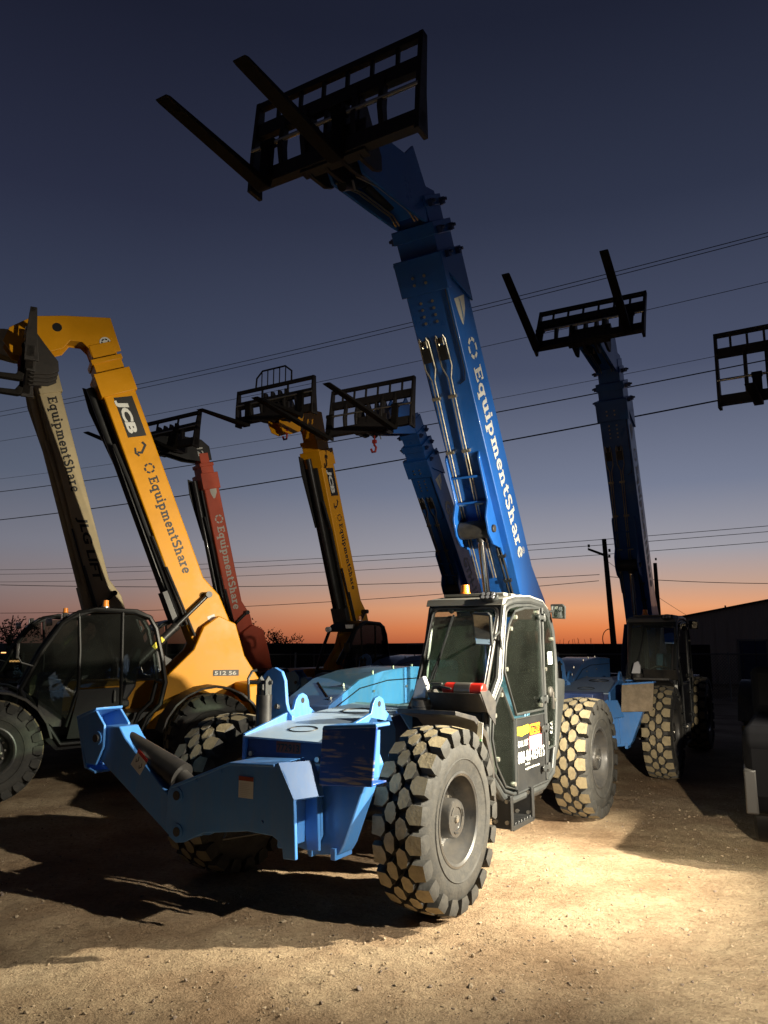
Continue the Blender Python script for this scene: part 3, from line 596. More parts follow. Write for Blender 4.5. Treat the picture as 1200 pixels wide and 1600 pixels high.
    # interior
    s = MB(); s.box((-2.20, .58, .98), (-1.72, .98, 1.10)); s.box((-2.0, .62, .7), (-1.8, .94, .98)); s.build('seat', 'seat', cab, bevel=.03)
    s = MB(); s.prism([(-2.16, 1.08), (-2.08, 1.10), (-2.18, 1.60), (-2.24, 1.82), (-2.32, 1.80), (-2.30, 1.3)], 1, .60, .96); s.build('seat_back', 'blueint', cab, bevel=.03)
    s = MB(); s.box((-1.30, .45, .66), (-1.02, 1.0, 1.36)); s.box((-1.22, .5, 1.36), (-1.1, .95, 1.44)); s.build('dashboard', 'plastic', cab, bevel=.03)
    s = MB(); s.tube([(-1.44 + .16 * math.cos(t_) * .55, .78 + .19 * math.sin(t_), 1.48 - .16 * math.cos(t_) * .8) for t_ in [i * math.pi / 8 for i in range(16)]], .014, 6, closed=True); s.cyl((-1.2, .78, 1.3), (-1.44, .78, 1.48), .02, n=8); s.build('steering_wheel', 'plastic', cab)
    return cab, door
def add_mirror(root, c, w, h, yawd=0, arm=None, dn=.22):
    F = planeF(c, (math.sin(R(yawd)), math.cos(R(yawd)), 0), (dn, 0, .97), (math.cos(R(yawd)), -math.sin(R(yawd)), -dn)); m = MB(F)
    m.prism([(-w / 2, -h / 2), (w / 2 * .8, -h / 2 - .01), (w / 2, h / 2 - .03), (w / 2 - .03, h / 2), (-w / 2, h / 2)], 2, -.03, 0); mo = m.build('mirror', 'cabgrey', root, bevel=.006)
    g = MB(F); g.add([(-w / 2 + .012, -h / 2 + .012, .006), (w / 2 * .8 - .014, -h / 2 + .006, .006), (w / 2 - .014, h / 2 - .03, .006), (-w / 2 + .012, h / 2 - .012, .006)], [(0, 1, 2, 3)]); g.build('mirror_glass', 'mirror', mo, smooth=False, recalc=False)
    if arm: a = MB(); a.tube(arm, .012, 8); a.build('mirror_arm', 'cabgrey', mo)
    return mo

def outrigger_leg(root, sg, a0, a1, padmat, right=True):
    """sg: -1 raised leg on the machine's right, +1 on its left"""
    L = MB()
    if sg < 0:
        L.prism([(-.45, .55), (-.585, .555), (-1.43, 1.06), (-1.50, 1.15), (-1.42, 1.33), (-1.22, 1.335), (-1.147, 1.25), (-.64, .87), (-.45, .8)], 0, a0, a1)
        leg = L.build('outrigger_leg', 'blue', root, bevel=.010)
        k = MB()
        for a in (a0 - .035, a1 + .012):
            k.prism([(-1.685, 1.36), (-1.66, 1.40), (-1.47, 1.45), (-1.36, 1.34), (-1.36, 1.17), (-1.44, 1.02), (-1.555, 1.03)], 0, a, a + .022)
        k.prism([(-1.70, 1.365), (-1.675, 1.375), (-1.55, 1.005), (-1.44, .975), (-1.435, .955), (-1.575, .99)], 0, a0 - .04, a1 + .035)
        k.prism([(-1.70, 1.365), (-1.47, 1.455), (-1.465, 1.475), (-1.71, 1.395)], 0, a0 - .04, a1 + .036)
        k.build('foot', 'blue', leg, bevel=.005)
        p = MB(); p.cyl((a0 - .07, -1.43, 1.235), (a1 + .06, -1.43, 1.235), .032, n=14); p.build('pin', 'plastic', leg)
        p = MB(); p.cyl((a1 + .036, -1.43, 1.235), (a1 + .046, -1.43, 1.235), .055, n=18); p.build('pin_collar', 'blue', leg)
        label_card(leg, planeF((a1 + .002, -1.06, 1.055), (0, .82, -.57), (0, .57, .82), (1, 0, 0)), .135, .15)
        c = MB(); c.cyl((a1 - .1, -.60, .985), (a1 - .1, -1.22, 1.235), .105, .062, n=24); c.cyl((a1 - .1, -.45, .90), (a1 - .1, -.60, .985), .06, n=16); c.cyl((a1 - .1, -1.22, 1.235), (a1 - .1, -1.36, 1.28), .03, n=12, mi=1); c.build('outrigger_cylinder', ['black', 'chrome'], root)
    else:
        L.prism([(.44, .50), (.72, .54), (.76, .6), (.98, 1.15), (.90, 1.32), (.72, 1.30), (.56, .97), (.44, .6)], 0, a0, a1)
        leg = L.build('outrigger_leg', 'blue', root, bevel=.010)
        t = MB(); t.box((a0 - .02, .47, .50), (a1 + .02, .50, .60)); t.box((a0 - .02, .66, .50), (a1 + .02, .70, .58)); t.build('leg_lug', 'blue', leg, bevel=.004)
        c = MB(); A = a1 + .16
        F = planeF((A, .665, 1.025), (0, .99, .05), (0, .02, 1), (1, 0, 0))
        c.prism([(.0, .0), (.43, .0), (.455, .40), (.44, .425), (.02, .415), (0, .39)], 0, 0, .02) if False else None
        c = MB(F); c.prism([(0, 0), (.435, .005), (.465, .39), (.45, .41), (.03, .395), (.018, .375)], 2, 0, .02)
        c.prism([(.015, .376), (.467, .391), (.462, .417), (.028, .402)], 2, -.16, .023, 1)
        c.prism([(0.02, .0), (.42, .005), (.42, .02), (.02, .02)], 2, -.2, -.001)
        pl = c.build('foot', [padmat, 'blue'], leg, bevel=.006)
        k = MB(F)
        for u in (.07, .36): k.prism([(u, .04), (u + .02, .04), (u + .02, .36), (u, .36)], 2, -.17, -.002)
        k.build('foot_gusset', 'blue', leg, bevel=.004)
    return leg

def genie(name, loc, ang, label, phi, ext=0., padmat='bluescr', forks=(-.78, .10), flen=1.55, number=True, rear_hidden=False, O=(-4.35, 2.0), carr=(0, 0, 6.6), group='blue telehandlers parked in the yard', detail=True, ch=1.02, tilt=0.):
    root = thing(name, loc, ang, label, 'telehandler', group)
    # frame
    c = MB(); c.box((-4.7, -.36, .62), (.55, .36, 1.02)); c.prism([(-3.9, 1.0), (-4.9, .9), (-5.0, 1.7), (-4.75, 2.35), (-4.45, 2.4), (-4.0, 1.7)], 1, -.42, -.33); c.prism([(-3.9, 1.0), (-4.9, .9), (-5.0, 1.7), (-4.75, 2.35), (-4.45, 2.4), (-4.0, 1.7)], 1, .25, .34)
    c.box((-5.05, -.95, .75), (-4.55, .95, 1.35))
    c.build('chassis', 'darkblue', root, bevel=.012)
    dk = MB(); dk.box((-3.9, -.46, 1.02), (-.62, .31, 1.34)); dk.build('deck', 'plastic', root, bevel=.01)
    for x in (0, -3.79):
        ax = MB(); ax.cyl((x, -.95, .67), (x, .95, .67), .10, n=16); ax.lathe([(-.2, .10), (-.14, .2), (.14, .2), (.2, .10)], c=(x, 0, .67), n=20); ax.box((x - .12, -.82, .55), (x + .12, -.7, .8)); ax.box((x - .12, .7, .55), (x + .12, .82, .8)); ax.build('axle', 'black', root)
    for i, (x, sd) in enumerate(((0, 1), (0, -1), (-3.79, 1), (-3.79, -1))): wheel(root, x, 1.054 * sd, sd, spin=i * 23 + 5)
    # nose
    ns = MB(); ns.prism([(.60, .90), (.60, 1.235), (.35, 1.275), (-.1, 1.335), (-1.0, 1.40), (-1.0, .9)], 1, -.375, .375); nose = ns.build('nose_box', 'darkblue', root, bevel=.006)
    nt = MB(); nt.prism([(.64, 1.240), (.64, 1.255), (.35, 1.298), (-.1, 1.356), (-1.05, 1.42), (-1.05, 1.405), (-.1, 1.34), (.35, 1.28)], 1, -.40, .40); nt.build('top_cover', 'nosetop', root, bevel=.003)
    rg = MB(); rg.tube([(.33 + .09 * math.cos(t), -.02 + .13 * math.sin(t), 1.303 - .09 * math.cos(t) * .14) for t in [i * math.pi / 10 for i in range(20)]], .005, 5, closed=True); rg.tube([(-.5 + .13 * math.cos(t), -.02 + .16 * math.sin(t), 1.387 - .13 * math.cos(t) * .07) for t in [i * math.pi / 10 for i in range(20)]], .008, 5, closed=True); rg.build('filler_ring', 'blackd', root)
    sc = MB()
    for y in (-.33, .33): sc.cyl((.60, y, 1.12), (.625, y, 1.12), .02, n=10)
    build_each(sc, 'screw', 'steel', root)
    sill = MB(); sill.box((.60, -.37, 1.075), (.625, .37, 1.09)); sill.build('trim_strip', 'galv', root)
    if number:
        pn = panel(root, 'number_label', planeF((.602, -.08, 1.145), (0, 1, 0), (0, 0, 1), (1, 0, 0)), .24, .085, 'maroon')
        text(pn, 'number_print', '772913', planeF((.605, -.07, 1.158), (0, 1, 0), (0, 0, 1), (1, 0, 0)), .06, 'blackd', .02, .22)
    for y in (-.42, .39):
        l = MB(); l.prism([(.62, .80), (.62, 1.27), (-.02, 1.42), (-.05, 1.50), (-.09, 1.54), (-.15, 1.555), (-.21, 1.53), (-.24, 1.48), (-.25, 1.43), (-.33, 1.38), (-.42, 1.26), (-.42, 1.15), (-.33, .95), (-.2, .80)], 1, y, y + .03); lo = l.build('lifting_lug', 'blue', root, bevel=.004)
        h_ = MB(); h_.cyl((-.145, y - .002, 1.49), (-.145, y + .032, 1.49), .026, n=14); h_.build('lug_hole', 'blackd', lo)
    sh = MB(); sh.box((-.68, .43, 1.395), (-.40, .68, 1.415)); sh.prism([(-.66, 1.2), (-.44, 1.395), (-.66, 1.395)], 1, .44, .455); sh.build('lamp_shelf', 'blue', root, bevel=.003)
    kb = MB(); kb.cyl((-.56, .60, 1.417), (-.56, .60, 1.51), .085, n=20); kb.cyl((-.56, .60, 1.44), (-.56, .60, 1.455), .09, n=20); kb.build('horn', 'plastic', root, bevel=.008)
    bgm = MB(); bgm.prism([(-.08, 0), (.06, 0), (.07, .12), (.035, .20), (-.03, .17)], 0, -.03, .03); bgm.build('lamp_cover', 'bag', root, bevel=.01, loc=(-.62, .57, 1.51))
    fn = MB(); fn.prism([(-.70, 1.0), (-.72, 1.55), (-.70, 1.69), (-.63, 1.76), (-.55, 1.785), (-.47, 1.75), (-.43, 1.67), (-.41, 1.48), (-.39, 1.42), (-.34, 1.37), (-.34, 1.0)], 0, .03, .07); fn.build('fin_plate', 'blue', root, bevel=.006)
    cy = MB(); cy.cyl((.30, -.47, .85), (.30, -.47, 1.56), .068, n=20); cy.cyl((.30, -.47, 1.56), (.30, -.47, 1.60), .05, n=16); cy.build('levelling_cylinder', 'black', root)
    cl = MB()
    for y in (-.52, -.44): cl.prism([(.26, 1.56), (.34, 1.56), (.34, 1.68), (.30, 1.72), (.26, 1.68)], 1, y, y + .018)
    cl.cyl((.36, -.60, 1.665), (.28, -.40, 1.665), .018, n=10); cl.tube([(.38, -.57, 1.52), (.39, -.575, 1.70), (.36, -.56, 1.76), (.33, -.53, 1.77)], .012, 6); cl.build('clevis', 'cabgrey', root)
    # outriggers: fixed beams side by side fore and aft, raised legs
    BP = [(-.59, .90), (-.575, .93), (-.53, .95), (.02, 1.15), (.43, 1.17), (.46, 1.19), (.52, 1.10), (.60, .96), (.62, .57), (.515, .565), (.50, .66), (.42, .70), (.195, .705), (-.22, .644), (-.41, .556), (-.49, .545), (-.56, .58), (-.60, .66)]
    b = MB()
    for a in (.955, 1.22): b.prism(BP, 0, a, a + .03)
    b.prism([(-.575, .932), (-.53, .954), (.02, 1.156), (.43, 1.176), (.43, 1.155), (.02, 1.135), (-.53, .93)], 0, .945, 1.262); b.box((.985, .44, .62), (1.22, .50, 1.12)); b.prism([(-.3, .66), (.42, .72), (.42, .74), (-.3, .68)], 0, .985, 1.22)
    fb = b.build('outrigger_beam', 'blue', root, bevel=.006)
    q = MB(); q.add([(1.252, .46, 1.185), (1.252, .60, .955), (1.04, .70, .96), (1.04, .66, 1.08), (1.06, .62, 1.19), (1.240, .45, 1.175), (1.240, .59, .945), (1.03, .69, .95), (1.03, .65, 1.07), (1.05, .61, 1.18)], [(0, 1, 2, 3, 4), (9, 8, 7, 6, 5), (0, 5, 6, 1), (1, 6, 7, 2), (2, 7, 8, 3), (3, 8, 9, 4), (4, 9, 5, 0)]); q.build('gusset_plate', 'blue', root)
    pp = MB()
    for y, z in ((-.49, .88), (-.475, .625)): pp.cyl((.93, y, z), (1.262, y, z), .034, n=16)
    build_each(pp, 'pin', 'plastic', fb)
    pc = MB()
    for y, z in ((-.49, .88), (-.475, .625)): pc.cyl((1.25, y, z), (1.258, y, z), .058, n=20)
    for y, z in ((-.06, 1.085), (-.30, 1.0), (.33, .78)): pc.cyl((1.25, y, z), (1.26, y, z), .011, n=8)
    build_each(pc, 'pin_collar', 'blue', fb)
    label_card(fb, planeF((1.252, .11, .925), (0, 1, 0), (0, 0, 1), (1, 0, 0)), .135, .145, 'maroon', False)
    outrigger_leg(root, -1, 1.0, 1.20, 'blue')
    b = MB(); BP2 = [(-y, z) for y, z in BP]
    BP2 = [(.59, .90), (.575, .93), (.53, .95), (-.02, 1.10), (-.42, 1.02), (-.44, .62), (-.195, .66), (.22, .644), (.41, .556), (.49, .545), (.56, .58), (.60, .66)]
    for a in (.64, .90): b.prism(BP2, 0, a, a + .03)
    b.box((.67, -.43, .66), (.90, -.38, 1.0)); b.build('outrigger_beam', 'blue', root, bevel=.006)
    outrigger_leg(root, 1, .70, .88, padmat)
    hz = MB()
    for k in range(3): hz.tube([(.62, -.15 + .05 * k, .95), (.78, -.2 + .05 * k, .86 - .03 * k), (.93, -.30 + .04 * k, .84), (1.1, -.42, .90 + .02 * k)], .013, 6)
    hz.tube([(.66, -.36, .72), (1.0, -.2, .645), (1.27, .0, .635), (1.1, .25, .68)], .010, 6)
    hz.tube([(.60, .30, 1.0), (.72, .42, 1.05), (.80, .55, 1.12)], .014, 6); hz.build('hose', 'plastic', root)
    # engine pod on the machine's right
    HP = [(-.66, .95), (-.64, 1.25), (-.70, 1.40), (-1.24, 1.625), (-1.7, 1.70), (-2.35, 1.735), (-3.3, 1.70), (-3.3, .8), (-1.0, .8)]
    h = MB()
    n = len(HP); ya, yb = -1.20, -.50; vs = []
    for y, dz in ((ya, -.09), (ya + .12, 0), (yb, 0)): vs += [(a, y, z + (dz if 0 < i < 7 else 0)) for i, (a, z) in enumerate(HP)]
    fs = [tuple(range(n)), tuple(range(3 * n - 1, 2 * n - 1, -1))]
    for r_ in (0, 1):
        for i in range(n): j = (i + 1) % n; fs.append((r_ * n + i, r_ * n + j, (r_ + 1) * n + j, (r_ + 1) * n + i))
    h.add(vs, fs); hood = h.build('engine_hood', 'hood', root, bevel=.012)
    si = MB(); si.prism(inset(HP[1:8] , .0), 1, -.497, -.488); si.build('hood_side', 'blue', root, bevel=.002)
    sl = MB(); sl.tube([(-.75, -.484, 1.36), (-1.24, -.484, 1.54), (-1.8, -.484, 1.60), (-3.2, -.484, 1.60)], .006, 5); sl.tube([(-.86, -.62, 1.472), (-1.15, -.95, 1.592)], .008, 5); sl.build('hood_seam', 'blackd', hood)
    sr = MB()
    for a, z, y in ((-.82, 1.458, -.56), (-1.1, 1.575, -.60), (-1.6, 1.69, -.56), (-2.1, 1.728, -.60), (-2.5, 1.738, -.58)): sr.cyl((a, y, z - .01), (a, y, z + .018), .016, n=8)
    for a, z in ((-.9, 1.33), (-1.5, 1.50), (-1.5, 1.40), (-2.2, 1.52)): sr.cyl((a, -.485, z), (a, -.47, z), .014, n=8)
    build_each(sr, 'hood_latch', 'steel', hood)
    hr = MB(); hr.tube([(.1, -.5, 1.45), (-.3, -.46, 1.34), (-.6, -.44, 1.20)], .022, 8); hr.build('return_pipe', 'galv', root)
    # cab
    cab, door = genie_cab(root)
    add_mirror(root, (-.84, 1.08, 2.125), .19, .29, 8, [(-.86, 1.13, 2.0), (-.90, 1.17, 2.06), (-1.0, 1.17, 2.10), (-1.08, 1.15, 2.02), (-1.10, 1.14, 1.85)])
    add_mirror(root, (-2.42, 1.25, 2.33), .16, .15, 0, [(-2.42, 1.2, 2.33), (-2.38, 1.13, 2.33)])
    bc_ = MB(); bc_.cyl((-1.55, .58, 2.47), (-1.55, .58, 2.50), .055, n=16, mi=1); bc_.cyl((-1.55, .58, 2.50), (-1.55, .58, 2.58), .045, .04, n=16); bc_.build('beacon', ['amber', 'orange'], root, bevel=.004)
    wl_ = MB(planeF((-1.16, 1.0, 2.44), (0, 1, 0), (-.5, 0, .86), (.86, 0, .5))); wl_.prism(arc(0, 0, .095, .05, 0, 345, 16), 2, -.05, .0)
    wlo = wl_.build('work_light', 'cabgrey', root, bevel=.004)
    wl2 = MB(planeF((-1.16, 1.0, 2.44), (0, 1, 0), (-.5, 0, .86), (.86, 0, .5)))
    for u in (-.05, 0, .05):
        for v_ in (-.018, .018): wl2.cyl((u, v_, .001), (u, v_, .012), .017, n=10)
    wl2.build('lamp_lens', 'lens', wlo)
    br = MB(); br.prism([(-.66, 1.44), (-.50, 1.58), (-.48, 1.58), (-.62, 1.42), (-.78, 1.42), (-.78, 1.44)], 1, .70, 1.20)
    br.prism([(-.78, 1.30), (-.62, 1.42), (-.48, 1.60), (-.66, 1.60), (-.80, 1.5)], 1, .69, .70); br.prism([(-.78, 1.30), (-.62, 1.42), (-.48, 1.60), (-.66, 1.60), (-.80, 1.5)], 1, 1.20, 1.21)
    br.build('extinguisher_bracket', 'plastic', root, bevel=.003)
    fd = MB(); fd.prism([(-.10, 1.43), (-.45, 1.36), (-.68, 1.20), (-.80, .95), (-.84, .60), (-.88, .60), (-.84, .98), (-.72, 1.24), (-.48, 1.395), (-.10, 1.465)], 1, .62, 1.16); fd.build('mudguard', 'plastic', root, bevel=.004)
    rc = MB(); rc.prism([(-.0, .0), (.055, .01), (.07, .17), (.03, .18)], 0, 0, .006); rco = rc.build('reflector_tag', 'white', root, loc=(-.52, 1.14, 1.17)); rc = MB(); rc.add([(.008, 0, 0), (.008, .055, .01), (.008, .06, .04), (.008, .008, .035)], [(0, 1, 2, 3)]); rc.build('green_band', 'greend', rco, smooth=False, recalc=False)
    st = MB()
    for a in (-1.14, -1.66):
        st.box((a - .008, 1.0, .37), (a + .008, 1.20, .66)); st.box((a - .008, 1.19, .37), (a + .05, 1.205, .66))
    st.box((-1.66, 1.0, .375), (-1.14, 1.19, .39)); st.box((-1.66, 1.19, .36), (-1.14, 1.205, .40))
    for k in range(7): st.prism([(-1.61 + .07 * k, .39), (-1.57 + .07 * k, .39), (-1.59 + .07 * k, .42)], 1, 1.0, 1.19)
    sto = st.build('step', 'satin', root, bevel=.003)
    sb = MB()
    for a in (-1.14, -1.66):
        for y in (1.04, 1.15):
            for z in (.43, .61): sb.cyl((a + .008, y, z), (a + .028, y, z), .018, n=8)
    build_each(sb, 'bolt', 'steel', sto)
    tk = MB(); tk.prism([(-2.64, 1.64), (-3.02, 1.60), (-2.98, 1.40), (-2.70, .85), (-2.62, .8)], 1, .60, 1.10); tk.build('side_tank', 'cabgrey', root, bevel=.02)
    mt = MB(); mt.box((-2.5, .40, .45), (-1.2, 1.0, .60)); mt.build('fuel_tank', 'black', root, bevel=.03)
    F, boom, nk = genie_boom(root, O, phi, ext=ext)
    c, s = math.cos(R(phi)), math.sin(R(phi)); tipn = F(6.23 + ext, 0, -1.19)
    carriage(root, (tipn.x + .18, 0, tipn.z - .15), h=ch, forks=forks, flen=flen, tilt=tilt)
    return root, F, boom, door, cab

g1, F1, boom1, door1, cab1 = genie('telehandler', (-.475, 6.904, 0), -121.15, 'large blue telehandler in front with raised outriggers and a grey cab door', 59.3, tilt=-4, flen=1.42)
# decals on the boom
def boom_decals(F, boom, y, style):
    P = decal_plane(F, y, 4.56, .10)
    e = MB(P); e.add([(0, .0, .003), (0, .30, .003), (.0, .31, .003), (.16, .255, .003), (.30, .12, .003), (.33, .09, .003), (.30, .07, .003), (.17, .03, .003)], [tuple(range(8))]); eo = e.build('shield_emblem', 'whitel', boom, smooth=False, recalc=False)
    k = MB(P); k.add([(.0, .14, .006), (.04, .155, .006), (.22, .155, .006), (.31, .105, .006), (.2, .13, .006)], [(0, 1, 2, 3, 4)]); k.build('emblem_line', 'blue', eo, smooth=False, recalc=False)
    if style == 'share':
        slab_text(boom, 'lettering', 'EquipmentShare', decal_plane(F, y, 4.05, .19), .225, 'white' if F is F1 else 'whitel')
        text(boom, 'registered_mark', '®', decal_plane(F, y, 1.22, .36), .09, 'white', 0)
    else:
        text(boom, 'lettering', 'Genie', decal_plane(F, y, 3.9, .15), .30, 'whitel', .04, 1.15, shear=.2)
        text(boom, 'lettering', 'GTH-1056', decal_plane(F, y, 2.35, .15), .26, 'whitel', .04, 1.5, shear=.2)
boom_decals(F1, boom1, .235, 'share')
# door stickers
D = lambda a, z: planeF((a, 1.156, z), (-1, 0, 0), (0, 0, 1), (0, 1, 0))
y_ = MB(D(-1.40, 1.135)); y_.prism([(.0, .015), (.12, 0), (.30, .02), (.36, .05), (.28, .095), (.1, .085), (0, .09)], 2, .001, .003); y_.build('yellow_tape', 'ytape', door1, smooth=False)
o_ = panel(door1, 'orange_sticker', D(-1.72, 1.125), .27, .10, 'orange', .005); text(o_, 'sticker_print', '772913', D(-1.735, 1.14), .07, 'blackd', .02, .24, .008)
p_ = panel(door1, 'notice_sticker', D(-1.70, .985), .34, .13, 'pink'); p2 = panel(p_, 'notice_paper', D(-1.715, .997), .31, .105, 'white', .005)
l_ = MB(D(-1.715, .997))
for k in range(6): l_.ribbon([(.02, .015 + .015 * k), (.29 - .05 * (k % 3), .015 + .015 * k)], .004, .007)
l_.build('notice_print', 'grey', p_, smooth=False, recalc=False)
text(door1, 'lettering', 'CALL OUT', D(-1.41, 1.04), .058, 'white', .012, .26)
text(door1, 'lettering', '888-80-RENTS', D(-1.40, .895), .105, 'white', .012, .71)
text(door1, 'lettering', 'equipmentshare.com', D(-1.58, .82), .030, 'white', .02, .38)
text(door1, 'lettering', '24 HOURS', D(-1.58, .862), .018, 'white', .02, .12)
panel(cab1, 'window_sticker', planeF((-2.30, 1.158, 1.78), (-1, 0, 0), (0, 0, 1), (0, 1, 0)), .13, .13, 'white')
Fs = planeF((-.80 - .41 * .90, .96, 1.46 + .87 * .88), (0, 1, 0), (-.41, 0, .87), (.87, 0, .41)); panel(cab1, 'window_sticker', Fs, .07, .07, 'white', .008)
text(cab1, 'window_writing', '773', planeF((-2.30, 1.158, 1.20), (0, 0, -1), (-1, 0, 0), (0, 1, 0)), .06, 'white', .0)
# fire extinguisher lying in its bracket: a thing of its own
ex = thing('fire_extinguisher', (-.475, 6.904, 0), -121.15, 'red fire extinguisher with a silver label lying in the bracket under the windscreen', 'fire extinguisher')
m_ = MB(); E0 = Vector((-.60, .83, 1.60)); m_.cyl(E0, E0 + Vector((0, .36, 0)), .062, n=24); m_.cyl(E0 - Vector((0, .03, 0)), E0, .035, .06, n=20); m_.build('cylinder_body', 'extred', ex, bevel=.01)
m_ = MB(); m_.cyl(E0 + Vector((0, .10, 0)), E0 + Vector((0, .25, 0)), .0635, n=24); m_.build('label_band', 'steel', ex)
m_ = MB(); m_.cyl(E0 - Vector((0, .07, 0)), E0 - Vector((0, .03, 0)), .02, n=12); m_.box((E0.x - .02, E0.y - .13, E0.z), (E0.x + .02, E0.y - .05, E0.z + .035)); m_.box((E0.x - .015, E0.y - .15, E0.z + .04), (E0.x + .015, E0.y - .04, E0.z + .055)); m_.tube([(E0.x, E0.y - .06, E0.z), (E0.x + .05, E0.y - .04, E0.z + .03), (E0.x + .068, E0.y + .08, E0.z + .01)], .011, 6); m_.build('valve', 'plastic', ex, bevel=.003)

g2, F2, boom2, door2, cab2 = genie('telehandler', (3.33, 12.75, 0), -119.07, 'blue telehandler on the right with a mud smeared outrigger foot and steep dark boom', 69.1, ext=.17, tilt=-26, ch=1.0, flen=1.85, padmat='dirtyplate', forks=(-.93, .72), number=False)
boom_decals(F2, boom2, .235, 'share')
g3, F3, boom3, door3, cab3 = genie('telehandler', (.135, 16.01, 0), -120.8, 'blue telehandler half hidden behind the front cab with its boom leaning low to the left', 51.8, ext=.30, padmat='bluescr', forks=(-.98, .6), flen=2.4, tilt=-6, number=False)
boom_decals(F3, boom3, .235, 'genie')
def hook(root, p):
    h = MB(); x, y, z = p; h.tube([(x, y, z), (x, y, z - .14)], .014, 6); h.tube([(x, y - .01, z - .14), (x, y, z - .2), (x, y + .04, z - .25), (x, y + .02, z - .34), (x, y - .05, z - .34), (x, y - .08, z - .27)], .024, 8); h.box((x - .03, y - .04, z - .16), (x + .03, y + .04, z - .09)); return h.build('crane_hook', 'hook', root)
t3 = F3(6.53, 0, -1.19); hook(g3, (t3.x + .02, .0, t3.z - .22))
